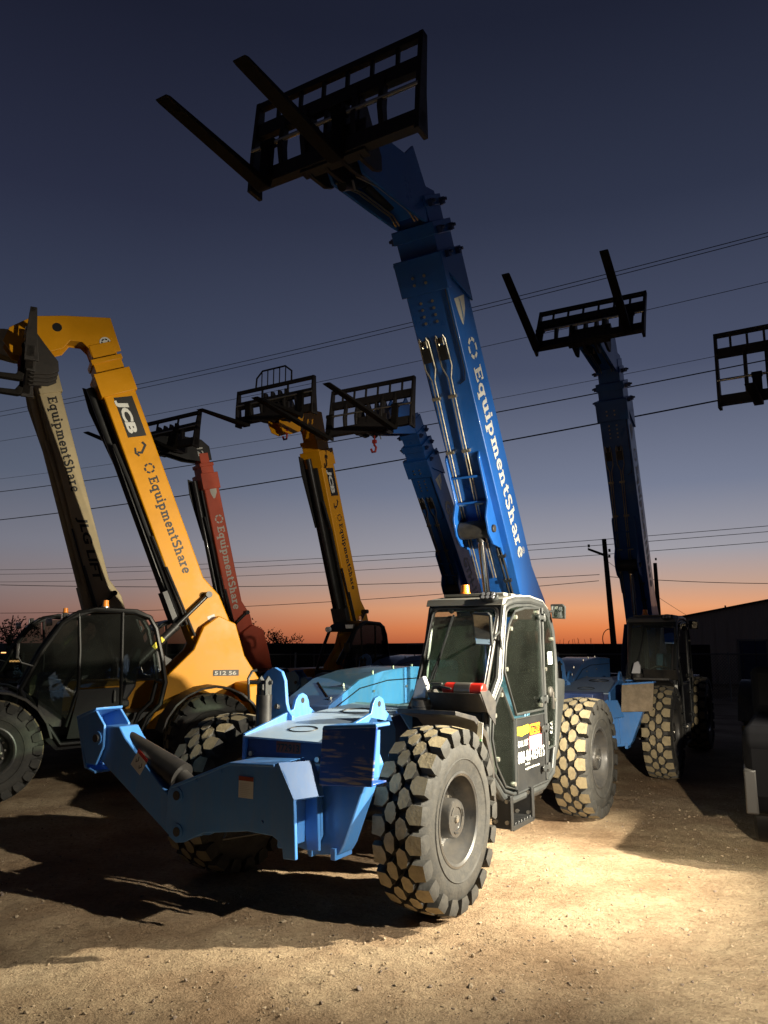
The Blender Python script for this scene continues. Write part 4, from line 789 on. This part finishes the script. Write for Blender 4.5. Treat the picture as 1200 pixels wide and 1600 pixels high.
# ------------------------------------------------------------------ other makes: body with a side cab, rear boom tower, engine cover
def other(name, loc, ang, label, pal, tower, O, phi, L, W=.25, H=.5, bc=-.05, wb=2.85, Rr=.65, neck='crane', carr=None, carr_kw=None, group=None, body=None, cabpal='ink', seatc='seat', beltram=True, neckpal=None, lowpal='black'):
    root = thing(name, loc, ang, label, 'telehandler', group); body = body or pal
    c = MB(); c.box((-wb - .9, -.38, .6), (.75, .34, 1.0)); c.prism([(.2, .55), (1.0, .55), (1.05, .9), (.6, 1.05), (.2, 1.0)], 1, -.5, .5); c.build('chassis', 'black', root, bevel=.015)
    for x in (0, -wb):
        a = MB(); a.cyl((x, -.9, Rr), (x, .9, Rr), .1, n=14); a.lathe([(-.2, .1), (-.14, .2), (.14, .2), (.2, .1)], c=(x, 0, Rr), n=16); a.build('axle', 'black', root)
    for i, (x, s_) in enumerate(((0, 1), (0, -1), (-wb, 1), (-wb, -1))): wheel(root, x, 1.03 * s_, s_, Rr=Rr, W=.19, rimr=.31, spin=i * 17, NL=22)
    # arches
    for x in (0, -wb):
        for s_ in (1, -1):
            m = MB(); o = [(x + (Rr + .10) * math.cos(R(t)), Rr + (Rr + .10) * math.sin(R(t))) for t in range(10, 171, 16)]; i_ = [(x + (Rr + .07) * math.cos(R(t)), Rr + (Rr + .07) * math.sin(R(t))) for t in range(170, 9, -16)]
            m.prism(o + i_, 1, .74 * s_, 1.26 * s_); m.build('mudguard', 'plastic', root, bevel=.004)
    # tower and rear body
    t = MB()
    for a, b in ((bc - W - .16, bc - W - .04), (bc + W + .04, bc + W + .16)):
        t.prism([(O[0] + .55, 1.0), (O[0] + .42, 1.5), (O[0] + .02, O[1] - .1), (O[0] - .12, O[1] + .25), (O[0] - .35, O[1] + .42), (O[0] - .62, O[1] + .30), (O[0] - .78, O[1] - .2), (-wb - .9, 1.45), (-wb - .95, .75), (-wb + .8, .75)], 1, a, b)
    t.prism([(O[0] - .1, 1.0), (O[0] - .2, O[1] - .3), (O[0] - .5, O[1] - .3), (-wb - .85, 1.3), (-wb - .9, .8)], 1, bc - W - .04, bc + W + .04)
    tw = t.build('boom_tower', tower, root, bevel=.015)
    e = MB(); e.prism([(-.75, .8), (-.75, 1.3), (-1.0, 1.42), (-wb + .2, 1.42), (-wb + .5, .9)], 1, -1.18, -.45); e.build('engine_cover', body, root, bevel=.04)
    e = MB(); e.prism([(-wb - .55, .8), (-wb - .5, 1.40), (-wb - .95, 1.45), (-wb - 1.05, 1.2), (-wb - 1.05, .8)], 1, -1.0, 1.1); e.build('rear_cover', body, root, bevel=.04)
    # cab
    B = 1.05; bi = .30; S = [(-.32, 1.40), (-.55, 1.9), (-.78, 2.27), (-.98, 2.41), (-1.2, 2.45), (-1.7, 2.43), (-1.92, 2.36), (-2.02, 2.2), (-2.12, 1.8), (-2.18, 1.45), (-2.12, 1.15), (-1.95, .98), (-1.85, .72), (-.85, .68), (-.70, .9), (-.45, 1.1)]
    k = MB()
    for y in (B - .03, bi + .03): k.tube([(a, y, z) for a, z in S], .036, 8, closed=True)
    for a, z in ((-.32, 1.40), (-.78, 2.27), (-1.92, 2.36), (-2.18, 1.45)): k.cyl((a, bi, z), (a, B - .02, z), .032, n=8)
    k.tube([(-.98, B - .02, 2.40), (-1.02, B - .02, 1.9), (-1.03, B - .02, 1.4), (-.90, B - .02, .9)], .022, 8); k.tube([(-1.55, B - .02, 2.43), (-1.58, B - .02, 1.5), (-1.60, B - .02, .72)], .024, 8)
    k.prism([(-.30, 1.38), (-.45, 1.08), (-.72, .88), (-.86, .66), (-1.85, .70), (-1.85, .66), (-.8, .6), (-.6, .8), (-.3, 1.0)], 1, bi, B - .05)
    cab = k.build('cab', cabpal, root)
    rf = MB(); rf.prism([(-.74, 2.26), (-.9, 2.40), (-1.2, 2.49), (-1.75, 2.47), (-1.98, 2.36), (-1.75, 2.40), (-1.2, 2.43)], 1, bi - .02, B); rf.build('roof', cabpal, cab, bevel=.01)
    g = MB(); g.add([(-.34, bi + .05, 1.42), (-.34, B - .05, 1.42), (-.78, B - .05, 2.25), (-.78, bi + .05, 2.25)], [(0, 1, 2, 3)]); g.build('windscreen', 'glass', cab, smooth=False)
    for nm, p in (('front_side_window', [(-.36, 1.40), (-.57, 1.88), (-.80, 2.24), (-.95, 2.36), (-1.0, 1.9), (-1.01, 1.4), (-.9, 1.0)]), ('door_window', [(-1.04, 1.4), (-1.0, 2.38), (-1.53, 2.40), (-1.56, 1.42)]), ('rear_side_window', [(-1.6, 1.45), (-1.58, 2.39), (-1.72, 2.39), (-1.88, 2.32), (-1.98, 2.15), (-2.12, 1.5)])):
        g = MB(); g.prism(p, 1, B - .024, B - .018); g.build(nm, 'glassd', cab, smooth=False)
    d = MB(); d.prism([(-1.04, 1.38), (-1.56, 1.40), (-1.58, .74), (-.92, .74)], 1, B - .04, B - .015); dr = d.build('door', cabpal, root, bevel=.004)
    hd = MB(); hd.tube([(-1.5, B, 1.36), (-1.5, B + .03, 1.34), (-1.5, B + .03, 1.22), (-1.5, B, 1.20)], .012, 6); hd.build('handle', 'galv', dr)
    s = MB(); s.box((-1.72, .5, 1.12), (-1.25, .92, 1.22)); s.build('seat', seatc, cab, bevel=.03)
    s = MB(); s.prism([(-1.68, 1.2), (-1.60, 1.22), (-1.70, 1.75), (-1.78, 1.95), (-1.86, 1.92), (-1.80, 1.4)], 1, .52, .90); s.build('seat_back', seatc, cab, bevel=.03)
    s = MB()
    for q in range(6): s.box((-1.64 + .008 * (q % 2), .56, .78 + .055 * q), (-1.32 - .008 * (q % 2), .86, .815 + .055 * q))
    s.build('seat_bellows', 'galv', cab, bevel=.008)
    s = MB(); s.tube([(-.98 + .09 * math.cos(t_), .70 + .18 * math.sin(t_), 1.60 - .12 * math.cos(t_)) for t_ in [i * math.pi / 8 for i in range(16)]], .014, 6, closed=True); s.cyl((-.75, .7, 1.2), (-.98, .7, 1.6), .03, n=8); s.box((-.85, .4, .9), (-.55, .95, 1.35)); s.build('steering_wheel', 'plastic', cab)
    bc_ = MB(); bc_.cyl((-1.35, .75, 2.48), (-1.35, .75, 2.51), .055, n=14); bc_.cyl((-1.35, .75, 2.51), (-1.35, .75, 2.60), .045, .038, n=14, mi=1); bc_.build('beacon', ['steel', 'amber'], root)
    wl_ = MB(planeF((-.78, .86, 2.36), (0, 1, 0), (0, 0, 1), (1, 0, 0))); wl_.prism([(-.1, -.06), (.1, -.06), (.12, .05), (-.12, .05)], 2, -.06, 0); wo_ = wl_.build('work_light', 'black', root, bevel=.01)
    wl_ = MB(planeF((-.78, .86, 2.36), (0, 1, 0), (0, 0, 1), (1, 0, 0))); wl_.prism([(-.085, -.045), (.085, -.045), (.1, .035), (-.1, .035)], 2, .001, .01); wl_.build('lamp_lens', 'lens', wo_)
    hl = MB(); hl.cyl((-.68, .40, 2.30), (-.60, .40, 2.29), .055, .06, n=14); hl.build('round_lamp', 'lens', root)
    mr = MB(); mr.prism([(-.07, -.1), (.07, -.1), (.07, .1), (-.07, .1)], 0, -.02, .02); mr.build('mirror', 'black', root, bevel=.01, loc=(-.25, B + .12, 1.9))
    ar = MB(); ar.tube([(-.45, B, 1.7), (-.3, B + .1, 1.75), (-.25, B + .12, 1.84)], .012, 6); ar.build('mirror_arm', 'black', root)
    # boom
    F = boomframe(O, phi); y0, y1 = bc - W, bc + W
    m = MB(F); m.prism([(-.25, .02), (-.3, .45), (0, H + .16), (.55, H + .14), (.9, H), (L, H), (L, 0), (.1, 0)], 1, y0, y1); boom = m.build('boom', pal, root, bevel=.02)
    m = MB(F); m.box((L - .38, y0 - .03, -.03), (L, y1 + .03, H + .03)); m.box((L - .02, y0 + .03, .03), (L + .22, y1 - .03, H - .03)); m.box((L + .16, y0 + .01, .01), (L + .24, y1 - .01, H - .01)); m.box((L + .2, y0 + .07, .07), (L + .48, y1 - .07, H - .07)); m.build('collar', pal, boom, bevel=.008)
    m = MB(F); m.cyl((.9, bc, -.10), (L * .97, bc, -.10), .06, n=12); m.box((.4, y0 + .05, -.16), (.9, y1 - .05, 0)); m.prism([(L * .62, -.015), (L * .97, -.015), (L * .99, -.17), (L * .9, -.2), (L * .62, -.09)], 1, y0 + .03, y0 + .06); m.tube([(.3, y1 - .06, -.05), (1.2, y1 - .05, -.06), (L * .6, y1 - .05, -.06), (L * .75, y1 - .1, -.08)], .03, 8); m.box((.6, y0 + .02, -.03), (L * .92, y1 - .12, -.002))
    m.build('hose_tray', 'satin' if lowpal == 'black' else lowpal, boom)
    m = MB(F); m.cyl((.1, y1 + .06, .05), (1.25, y1 + .06, .0), .02, n=8); m.cyl((.3, y1 + .05, .0), (L * .4, y1 + .02, -.03), .016, n=8); m.build('pipe', 'black', boom)
    # lift ram on the cab side
    tp = F(.62, y1 + .09, H * .55 + .18); m = MB(); bs = Vector((O[0] + .98, y1 + .16, 1.55)); d_ = tp - bs
    m.cyl(tp, tp - d_ * .55, .032, n=14, mi=1); m.cyl(bs, bs + d_ * .58, .062, n=14); m.cyl(bs + d_ * .56, bs + d_ * .60, .07, n=14); m.cyl((tp.x, y1 - .02, tp.z), (tp.x, y1 + .16, tp.z), .05, n=14); m.build('lift_ram', ['black', 'satin'], root)
    panel(root, 'ram_label', planeF(bs + d_ * .32 + Vector((0, .066, -.03)), d_, Vector((0, 1, 0)).cross(d_), (0, 1, 0)), .2, .07, 'ytape')
    npal = neckpal or pal
    if neck == 'crane':
        prof = [(L + .3, .06), (L + .3, H + .02), (L + .85, H + .04), (L + 1.02, -.12), (L + 1.10, -.55), (L + 1.0, -.93), (L + .82, -1.08), (L + .60, -1.02), (L + .50, -.80), (L + .52, -.30), (L + .62, -.16), (L + .56, .0), (L + .44, .06)]
    else:
        prof = [(L + .3, .05), (L + .3, H), (L + .62, H), (L + .80, H - .16), (L + .95, -.3), (L + .98, -.75), (L + .90, -1.05), (L + .70, -1.08), (L + .55, -.62), (L + .38, -.25)]
    m = MB(F)
    for a, b in ((bc - .17, bc - .14), (bc + .14, bc + .17)): m.prism(prof, 1, a, b)
    cx = sum(p[0] for p in prof) / len(prof); cn = sum(p[1] for p in prof) / len(prof)
    m.prism([(L + .3, .1), (L + .3, H - .05), (L + .6, H - .05), (L + .8, .0), (L + .86, -.5), (L + .8, -.85), (L + .62, -.7), (L + .66, -.2), (L + .55, .08)], 1, bc - .14, bc + .14)
    nk = m.build('gooseneck', npal, root, bevel=.008)
    m = MB(F)
    for s_, n_, r_ in (((L + .86, -.28, .07), (L + .80, -.74, .05)) if neck == 'crane' else ((L + .5, .2, .03),)): m.cyl((s_, bc + .168, n_), (s_, bc + .172, n_), r_, n=20)
    m.build('neck_hole', 'blackd', nk)
    tip = F(L + .78, bc, -1.05)
    if carr is None: carr = (tip.x + .2, 0, tip.z - .1)
    kw = dict(width=2.1, h=1.0, forks=(-.7, .6), flen=1.3); kw.update(carr_kw or {})
    carriage(root, carr, **kw)
    return root, F, boom, nk, y1, L, H, tw

def share_marks(boom, F, y, s, n, h, material, parent=None):
    slab_text(boom, 'lettering', 'EquipmentShare', decal_plane(F, y, s, n), h, material)
def yellow_marks(boom, F, y, L, H, nk):
    P = decal_plane(F, y + .001, L - .42, .16); b = MB(P); b.add([(0, -.02, .002), (.66, -.02, .002), (.70, .26, .002), (.04, .26, .002)], [(0, 1, 2, 3)]); bo = b.build('badge', 'blackd', boom, smooth=False, recalc=False)
    P2 = decal_plane(F, y + .001, L - .47, .18); text(bo, 'lettering', 'JCB', P2, .19, 'white', .05, .56, .006, .15)
    P3 = decal_plane(F, y + .001, L - 1.2, .16); a = MB(P3); a.ribbon([(.0, .16), (.06, .19), (.16, .10), (.14, .04)], .035, .003); a.ribbon([(.06, .03), (.14, .01), (.20, .05)], .03, .0035); a.build('arrow_mark', 'blackd', boom, smooth=False, recalc=False)
    share_marks(boom, F, y + .001, L - 1.55, .22, .14, 'blackd')

j1, FJ, bj, nj, yj, LJ, HJ, tj = other('telehandler', (-5.5, 11.25, 0), -154, 'yellow telehandler on the left with black side cab and amber beacon, boom raised high', 'yellow', 'yellow', (-2.73, 2.0), 67.8, 4.42,
    carr=(-.12, 0, 5.98), carr_kw=dict(width=1.9, h=.74, flen=.95, forks=(-.7, .1), side=False), group='yellow telehandlers parked in the yard')
yellow_marks(bj, FJ, yj, LJ, HJ, nj)
P = decal_plane(FJ, -.05 + .173, 4.9, .33); m = MB(P); m.prism(arc(0, 0, .085, .085, 0, 345, 20), 2, .001, .003); mo = m.build('round_badge', 'white', nj, smooth=False)
m = MB(P)
for k in range(6): m.ribbon(arc(0, 0, .05, .05, k * 60 + 8, k * 60 + 52, 3), .022, .005)
m.build('ring_mark', 'blackd', mo, smooth=False, recalc=False)
hook(j1, (.0, .1, 6.25))
bx = panel(j1, 'model_badge', planeF((-3.02, .365, 1.50), (-1, 0, 0), (0, 0, 1), (0, 1, 0)), .40, .09, 'blackd', .004); text(bx, 'lettering', '512 56', planeF((-3.04, .365, 1.515), (-1, 0, 0), (0, 0, 1), (0, 1, 0)), .06, 'grey', .02, .34, .007)
text(j1, 'lettering', 'JCB', planeF((-3.45, 1.102, 1.0), (-1, 0, 0), (0, 0, 1), (0, 1, 0)), .12, 'maroon', .03, .36)
panel(bj, 'white_plate', decal_plane(FJ, yj + .002, .30, .34), .32, .12, 'white')
j2, FK, bk_, nk_, yk, LK, HK, tk_ = other('telehandler', (-1.9, 17, 0), -122, 'smaller looking yellow telehandler in the middle distance behind the blue engine hood', 'yellow', 'yellow', (-2.07, 2.0), 69.5, 4.6,
    carr=(.85, 0, 6.78), carr_kw=dict(width=2.15, h=.78, flen=1.5, forks=(-.72, .75), guard=.36, posts=3), group='yellow telehandlers parked in the yard')
yellow_marks(bk_, FK, yk, LK, HK, nk_); hook(j2, (.6, .1, 6.7))
jl, FL, bl_, nl, yl, LL, HL, tl_ = other('telehandler', (-7.08, 13.70, 0), -152, 'faded cream telehandler at the far left with grimy boom and black tower', 'beige', 'black', (-2.02, 2.2), 73.1, 4.9, H=.38, neck='plain',
    carr_kw=dict(width=2.2, h=1.0, forks=(-.7, .7)), body='beige', lowpal='beige')
share_marks(bl_, FL, yl, 4.7, .12, .16, 'blackd')
text(bl_, 'lettering', 'JLG LIFT', decal_plane(FL, yl, 2.15, .12), .20, 'blackd', .03, 1.25, shear=.15)
rd, FR, br_, nr, yr, LR, HR, tr_ = other('telehandler', (-5.9, 16.6, 0), -146, 'red boomed telehandler with black gooseneck standing behind the nearer yellow boom', 'red', 'red', (-2.89, 2.0), 75.9, 3.95, H=.36, neck='plain', neckpal='black', carr=(-1.1, 0, 6.3),
    carr_kw=dict(width=2.1, h=.80, forks=(-.6, .4), flen=1.6, posts=3, tilt=-8, yaw=22), body='black')
share_marks(br_, FR, yr, 2.95, .12, .17, 'whitel')
text(nr, 'lettering', '12', decal_plane(FR, -.05 + .173, LR + .62, .05), .14, 'white', .03, .2)
P = decal_plane(FR, yr, 3.6, .12); e = MB(P); e.add([(0, 0, .003), (0, .17, .003), (.12, .16, .003), (.24, .10, .003), (.26, .06, .003), (.14, .01, .003)], [tuple(range(6))]); e.build('shield_emblem', 'whitel', br_, smooth=False, recalc=False)
# telehandler right of the frame: only its carriage reaches into the picture
g4, F4, b4, n4, y4, L4, H4, t4 = other('telehandler', (7.08, 12.73, 0), -122, 'telehandler at the right edge of which little more than the barred fork carriage shows', 'blue', 'blue', (-2.6, 2.1), 60, 3.3, neck='plain', carr=(1.0, 0, 5.88),
    carr_kw=dict(width=2.3, h=1.25, forks=(-.55, .7), flen=1.2, posts=9))

# ------------------------------------------------------------------ parked dark vehicle at the right edge
def dark_car(name, loc, ang, label):
    r = thing(name, loc, ang, label, 'car')
    b = MB(); b.prism([(2.65, .42), (2.72, .62), (2.66, .95), (2.5, 1.06), (1.5, 1.16), (.9, 1.70), (-.35, 1.74), (-.5, 1.26), (-2.26, 1.26), (-2.36, 1.15), (-2.36, .60), (-2.25, .50)], 1, -.93, .93); b.build('body', 'carblack', r, bevel=.09)
    for s_ in (1, -1):
        g = MB(); g.prism([(1.4, 1.2), (.86, 1.64), (-.28, 1.68), (-.36, 1.24)], 1, .925 * s_, .935 * s_); g.build('side_window', 'glassd', r, smooth=False)
        h = MB(planeF((2.5, .72 * s_, .86), (0, 1, 0), (0, 0, 1), (1, 0, 0))); h.prism([(-.08, -.06), (.08, -.07), (.09, .05), (-.07, .05)], 2, .05, .17); h.build('headlight', 'glassd', r, bevel=.02)
        tl = MB(); tl.prism([(-.05, -.20), (.07, -.22), (.10, .17), (.03, .22), (-.045, .17)], 1, -.05, .05); tl.build('tail_light', 'lensd', r, bevel=.012, loc=(-2.32, .88 * s_, .72))
    g = MB(); g.add([(1.50, -.8, 1.19), (1.50, .8, 1.19), (.93, .75, 1.70), (.93, -.75, 1.70)], [(0, 1, 2, 3)]); g.build('windscreen', 'glassd', r, smooth=False)
    for x in (1.85, -.95):
        for s_ in (1, -1): 
            w = MB(); w.lathe([(-.11, .22), (-.12, .33), (-.09, .36), (.09, .36), (.12, .33), (.11, .22)], n=32); w.lathe([(.10, .22), (.06, .18), (.05, 0)], n=24, mi=1); wo_ = w.build('wheel', ['ink', 'black'], r, loc=(x, .83 * s_, .36)); wo_.rotation_euler = (0, 0, 0 if s_ > 0 else math.pi)
    return r
dark_car('parked_car', (5.12, 8.86, 0), 62, 'dark pickup at the right edge showing only a rounded corner with a pale lamp strip')

# ------------------------------------------------------------------ background: berm, fence, shed, poles, cables, trees, distant cars
b = MB(); xs = [-260 + 8 * i for i in range(66)]
prof = []
for x in xs: prof.append(1.95 + .35 * noise.noise(Vector((x * .03, 1, 0))) - .15)
vs = []; fs = []
for i, x in enumerate(xs):
    for (dy, z) in ((0, -.1), (8, prof[i]), (60, prof[i] + .1), (90, -.1)): vs.append((x, 130 + dy, z))
for i in range(len(xs) - 1):
    for k in range(3): fs.append((i * 4 + k, (i + 1) * 4 + k, (i + 1) * 4 + k + 1, i * 4 + k + 1))
b.add(vs, fs); tag(b.build('low_ridge', mat('scrub_ground', (.03, .025, .015), .95, noise_amt=.3, noise_scale=.4), None), kind='structure')
# chain link fence
fr = thing('chain_link_fence', (0, 27, 0), 3, 'long chain link fence with a pale top rail across the back of the yard', 'fence')
m = MB(); m.tube([(-30, 0, 1.62), (30, 0, 1.62)], .022, 6); m.build('top_rail', 'galv', fr)
m = MB()
x = -30
gl_ = mat('fence_wire', (.06, .06, .055), .6, .3)
while x < 30:
    m.add([(x, 0, .05), (x + .012, 0, .05), (x + 1.57 + .012, 0, 1.62), (x + 1.57, 0, 1.62)], [(0, 1, 2, 3)]); m.add([(x, .01, 1.62), (x + .012, .01, 1.62), (x + 1.57 + .012, .01, .05), (x + 1.57, .01, .05)], [(0, 1, 2, 3)]); x += .11
m.build('wire_mesh', gl_, fr, smooth=False, recalc=False)
for i in range(21): m = MB(); m.cyl((-30 + 3 * i, 0, 0), (-30 + 3 * i, 0, 1.68), .03, n=8); m.build('post', 'galv', fr)
hb = MB(); rnd = random.Random(5)
# dark board fence behind the chain link
bf = thing('board_fence', (0, 34, 0), 0, 'dark solid board fence standing behind the chain link fence', 'fence')
m = MB()
for i in range(28): m.box((-14 + i * 1.0 + .01, 0, 0), (-13 + i * 1.0 - .005, .03, 1.93 + .02 * ((i * 7) % 3)))
m.build('boards', mat('dark_boards', (.018, .014, .012), .9, noise_amt=.3), bf)
# metal shed
def shed():
    r = thing('metal_shed', (15.2, 40, 0), -22, 'large metal sided shed with a low gable roof at the right', 'building')
    m = bpy.data.materials.new('corrugated_siding'); m.use_nodes = True; nodes = m.node_tree.nodes; ln = m.node_tree.links; bb = nodes['Principled BSDF']; bb.inputs['Base Color'].default_value = (.55, .47, .40, 1); bb.inputs['Roughness'].default_value = .6
    t = N(nodes, 'ShaderNodeTexCoord'); w = N(nodes, 'ShaderNodeTexWave'); w.inputs['Scale'].default_value = 2.2; w.bands_direction = 'X'; ln.new(t.outputs['Object'], w.inputs['Vector']); bp = N(nodes, 'ShaderNodeBump'); bp.inputs['Strength'].default_value = .6; bp.inputs['Distance'].default_value = .03; ln.new(w.outputs[0], bp.inputs['Height']); ln.new(bp.outputs[0], bb.inputs['Normal'])
    q = MB(); q.prism([(-.45, 0), (-.45, 3.2), (3.9, 4.02), (16, 3.35), (16, 0)], 1, 0, 18); q.build('wall', m, r)
    q = MB(); q.prism([(-.65, 3.16), (-.65, 3.25), (3.9, 4.12), (16.2, 3.44), (16.2, 3.36), (3.9, 4.03)], 1, -.25, 18.2); q.build('roof', 'black', r)
    q = MB(); q.box((2.5, -.03, 0), (3.7, 0, 2.1)); q.build('door', 'darkblue', r)

    q = MB()
    for k in range(26): q.box((-.40 + .6 * k, -.03, 0), (-.36 + .6 * k, 0, 3.15 + .0))
    q.build('wall_ribs', m, r); q = MB(); q.box((2.42, -.05, 0), (2.5, 0, 2.16)); q.box((3.7, -.05, 0), (3.78, 0, 2.16)); q.box((2.42, -.05, 2.1), (3.78, 0, 2.18)); q.build('door_frame', 'galv', r)
    q = MB(); q.cyl((2.0, -.02, 3.68), (2.0, -.02, 3.85), .04, n=8); q.build('roof_vent', 'black', r)
    return r
shed()
def pole(loc, h, lean, label, arm=True, equip=True):
    r = thing('utility_pole', loc, 0, label, 'utility pole'); tx = h * math.tan(R(lean))
    m = MB(); m.cyl((0, 0, -.1), (tx, 0, h), .24, .17, n=12); m.build('pole', 'wood', r)
    if arm: m = MB(); m.prism([(-1.25, -.0), (-1.25, .16), (.15, -.35), (.15, -.55)], 1, -.06, .06); m.build('crossarm', 'wood', r, loc=(tx, .1, h - .85))
    m = MB()
    for dx, dz in (((-1.2, -.55), (.38, -.9), (.35, -1.35)) if arm else ((.1, .35),)): m.cyl((tx + dx, 0, h + dz - .1), (tx + dx, 0, h + dz + .12), .09, n=8)
    m.build('insulator', 'black', r)
    if equip: m = MB(); m.tube([(tx * .25 - .25 + .55 * math.cos(R(a)), 0, 2.3 + .75 * math.sin(R(a))) for a in range(60, 300, 20)], .035, 6); m.tube([(tx * .3 - .2, 0, 2.9), (tx * .35 - .1, 0, 4.6)], .02, 5); m.build('cable_coil', 'black', r)
    return r
pole((17.5, 60, 0), 9.95, -2.6, 'leaning utility pole with a short crossarm against the orange glow', True, True)
pole((25.2, 72, 0), 9.3, -.8, 'far utility pole peeking out beside the right blue boom', False, False)
# cables: horizontal spans at a height of their own
cp = math.atan(204.7 / 1219.6)
def ray(px, py):
    u = (px - 600) / 1219.6; v = (py - 800) / 1219.6
    return Vector((u, math.cos(cp) + math.sin(cp) * v, math.sin(cp) - math.cos(cp) * v))
def cable(p0, p1, z0, z1, r, label, mt='wire', over=.12):
    a = ray(*p0); b_ = ray(*p1); A = Vector((0, 0, 2)) + a * ((z0 - 2) / a.z); B_ = Vector((0, 0, 2)) + b_ * ((z1 - 2) / b_.z); d = B_ - A; A2 = A - d * over; B2 = B_ + d * over
    n = 40; m = MB(); sag = .010 * (B2 - A2).length
    m.tube([A2.lerp(B2, i / n) - Vector((0, 0, sag * (4 * (i / n) * (1 - i / n) - .55))) for i in range(n + 1)], r, 5); o = m.build('power_cable', mt, None)
    tag(o, label, 'cable', 'overhead cables crossing the sky'); return o
cable((0, 815), (1200, 616), 9.5, 9.5, .026, 'thickest and lowest of the black cables crossing behind all the booms')
cable((0, 771), (1200, 567), 10.6, 10.6, .020, 'thick black cable just above the lowest one')
cable((0, 751), (1200, 545), 11.4, 11.4, .009, 'thin cable running close above the second thick cable', 'wiref')
cable((0, 692), (1200, 445), 12.4, 12.4, .010, 'single thin cable passing above the middle fork carriages', 'wiref')
cable((0, 646), (1200, 368), 13.0, 13.0, .012, 'upper cable of the highest pair', 'wiref')
cable((0, 653), (1200, 374), 13.0, 13.0, .012, 'lower cable of the highest pair', 'wiref')
for (y0_, y1_, z_, lab) in ((893, 826, 10, 'highest of the faint far cables above the utility pole'), (900, 835, 9.6, 'second of the faint far cables, touching the pole top'), (912, 851, 8.8, 'third of the faint far cables, below the crossarm')):
    cable((0, y0_), (1200, y1_), z_, z_, .022, lab, 'wiref')
cable((0, 919), (937, 903), 7.2, 8.0, .03, 'low cable running left from the utility pole', 'wiref', over=.0)
cable((948, 902), (1200, 913), 8.0, 7.0, .03, 'low cable running right from the utility pole', 'wiref', over=.0)
cable((0, 963), (936, 914), 5.2, 7.3, .03, 'lowest far cable rising to the utility pole from the left', 'wiref', over=.0)
cable((950, 880), (1110, 985), 9.2, 3.4, .02, 'guy line dropping from the pole toward the shed', 'wiref', over=.0)
# trees
def tree(loc, h, w, label, seed, n=900):
    r = thing('tree', loc, seed * 40, label, 'tree', 'low trees on the horizon'); rnd = random.Random(seed)
    t = MB(); t.tube([(0, 0, -.1), (.1, 0, h * .3), (.0, .1, h * .62)], .13, 7)
    for k in range(7): a = rnd.uniform(0, 6.28); t.tube([(0, 0, h * rnd.uniform(.25, .5)), (math.cos(a) * w * .22, math.sin(a) * w * .22, h * .65), (math.cos(a) * w * .42, math.sin(a) * w * .42, h * rnd.uniform(.75, .95))], .04, 5)
    t.build('trunk', 'bark', r)
    c = MB(); cl = [(rnd.uniform(-.5, .5) * w, rnd.uniform(-.5, .5) * w, h * rnd.uniform(.45, .92), rnd.uniform(.10, .26) * w) for k in range(11)]
    for k in range(n):
        x, y, z, s_ = rnd.choice(cl); d = Vector((rnd.gauss(0, 1), rnd.gauss(0, 1), rnd.gauss(0, .8))).normalized() * s_ * rnd.random() ** .4; p = Vector((x, y, z)) + d; q = rnd.uniform(.08, .17) * h / 4.5
        u = Vector((rnd.gauss(0, 1), rnd.gauss(0, 1), rnd.gauss(0, 1))).normalized() * q; v = u.orthogonal().normalized() * q * .5; c.add([tuple(p - u), tuple(p + v), tuple(p + u), tuple(p - v)], [(0, 1, 2, 3)])
    c.build('crown', 'leaf', r, smooth=False, recalc=False); return r
tree((-27.5, 58, 0), 4.2, 4.6, 'dark rounded tree at the far left edge behind the cream telehandler', 1)
tree((-23.5, 61, 0), 3.1, 3.8, 'lower bush to the right of the far left tree', 2)
tree((-10.6, 62, 0), 3.7, 3.4, 'ragged tree between the red boom and the middle black cab', 3)
tree((-8.4, 66, 0), 3.0, 3.4, 'low bush touching the left side of the middle black cab', 4)
tree((-.9, 70, 0), 2.7, 1.9, 'small round bush on the horizon beside the main windscreen', 5, 500)
def weeds():
    rnd = random.Random(9); c = MB()
    for k in range(90):
        x = rnd.uniform(11, 22); y = 50 + rnd.uniform(-2, 2); h = rnd.uniform(1.6, 2.35)
        c.tube([(x, y, 0), (x + rnd.uniform(-.1, .1), y, h * .6), (x + rnd.uniform(-.25, .25), y, h)], .012, 4)
    o = c.build('dry_weeds', 'bark', None); tag(o, 'dry weed stalks along the back fence', 'weeds', kind='stuff')
weeds()
# distant cars with lit tail lamps
def far_car(loc, ang, label, lamps):
    r = thing('distant_car', loc, ang, label, 'car'); b = MB(); b.prism([(2.2, .4), (2.2, .9), (1.2, 1.0), (.5, 1.5), (-1.4, 1.55), (-2.2, 1.1), (-2.2, .4)], 1, -.9, .9); b.build('body', 'carblack', r, bevel=.05)
    for s_ in (1, -1):
        w = MB(); w.box((-2.235, min(.3 * s_, .86 * s_), .92), (-2.205, max(.3 * s_, .86 * s_), 1.02)); w.build('tail_light', lamps, r)
        for x in (1.4, -1.4): w = MB(); w.cyl((x, .75 * s_, .34), (x, .92 * s_, .34), .34, n=16); w.build('wheel', 'rubber', r)
    w = MB(); w.box((-2.2, -.2, 1.42), (-2.17, .2, 1.48)); w.build('brake_light', lamps, r)
    g = MB(); g.add([(-1.5, -.7, 1.5), (-1.5, .7, 1.5), (-2.1, .75, 1.12), (-2.1, -.75, 1.12)], [(0, 1, 2, 3)]); g.build('rear_window', 'glassd', r, smooth=False)
M['tail'] = emit('lit_tail_lamp', (1, .03, .04), 3.0); M['warm'] = emit('lit_amber_lamp', (1, .45, .15), 2.5)
far_car((-5.85, 42, 0), 95, 'distant car with glowing red tail lamps left of the middle black cab', 'tail')
far_car((-22.3, 48, 0), 100, 'distant car with a small amber light at the far left', 'warm')
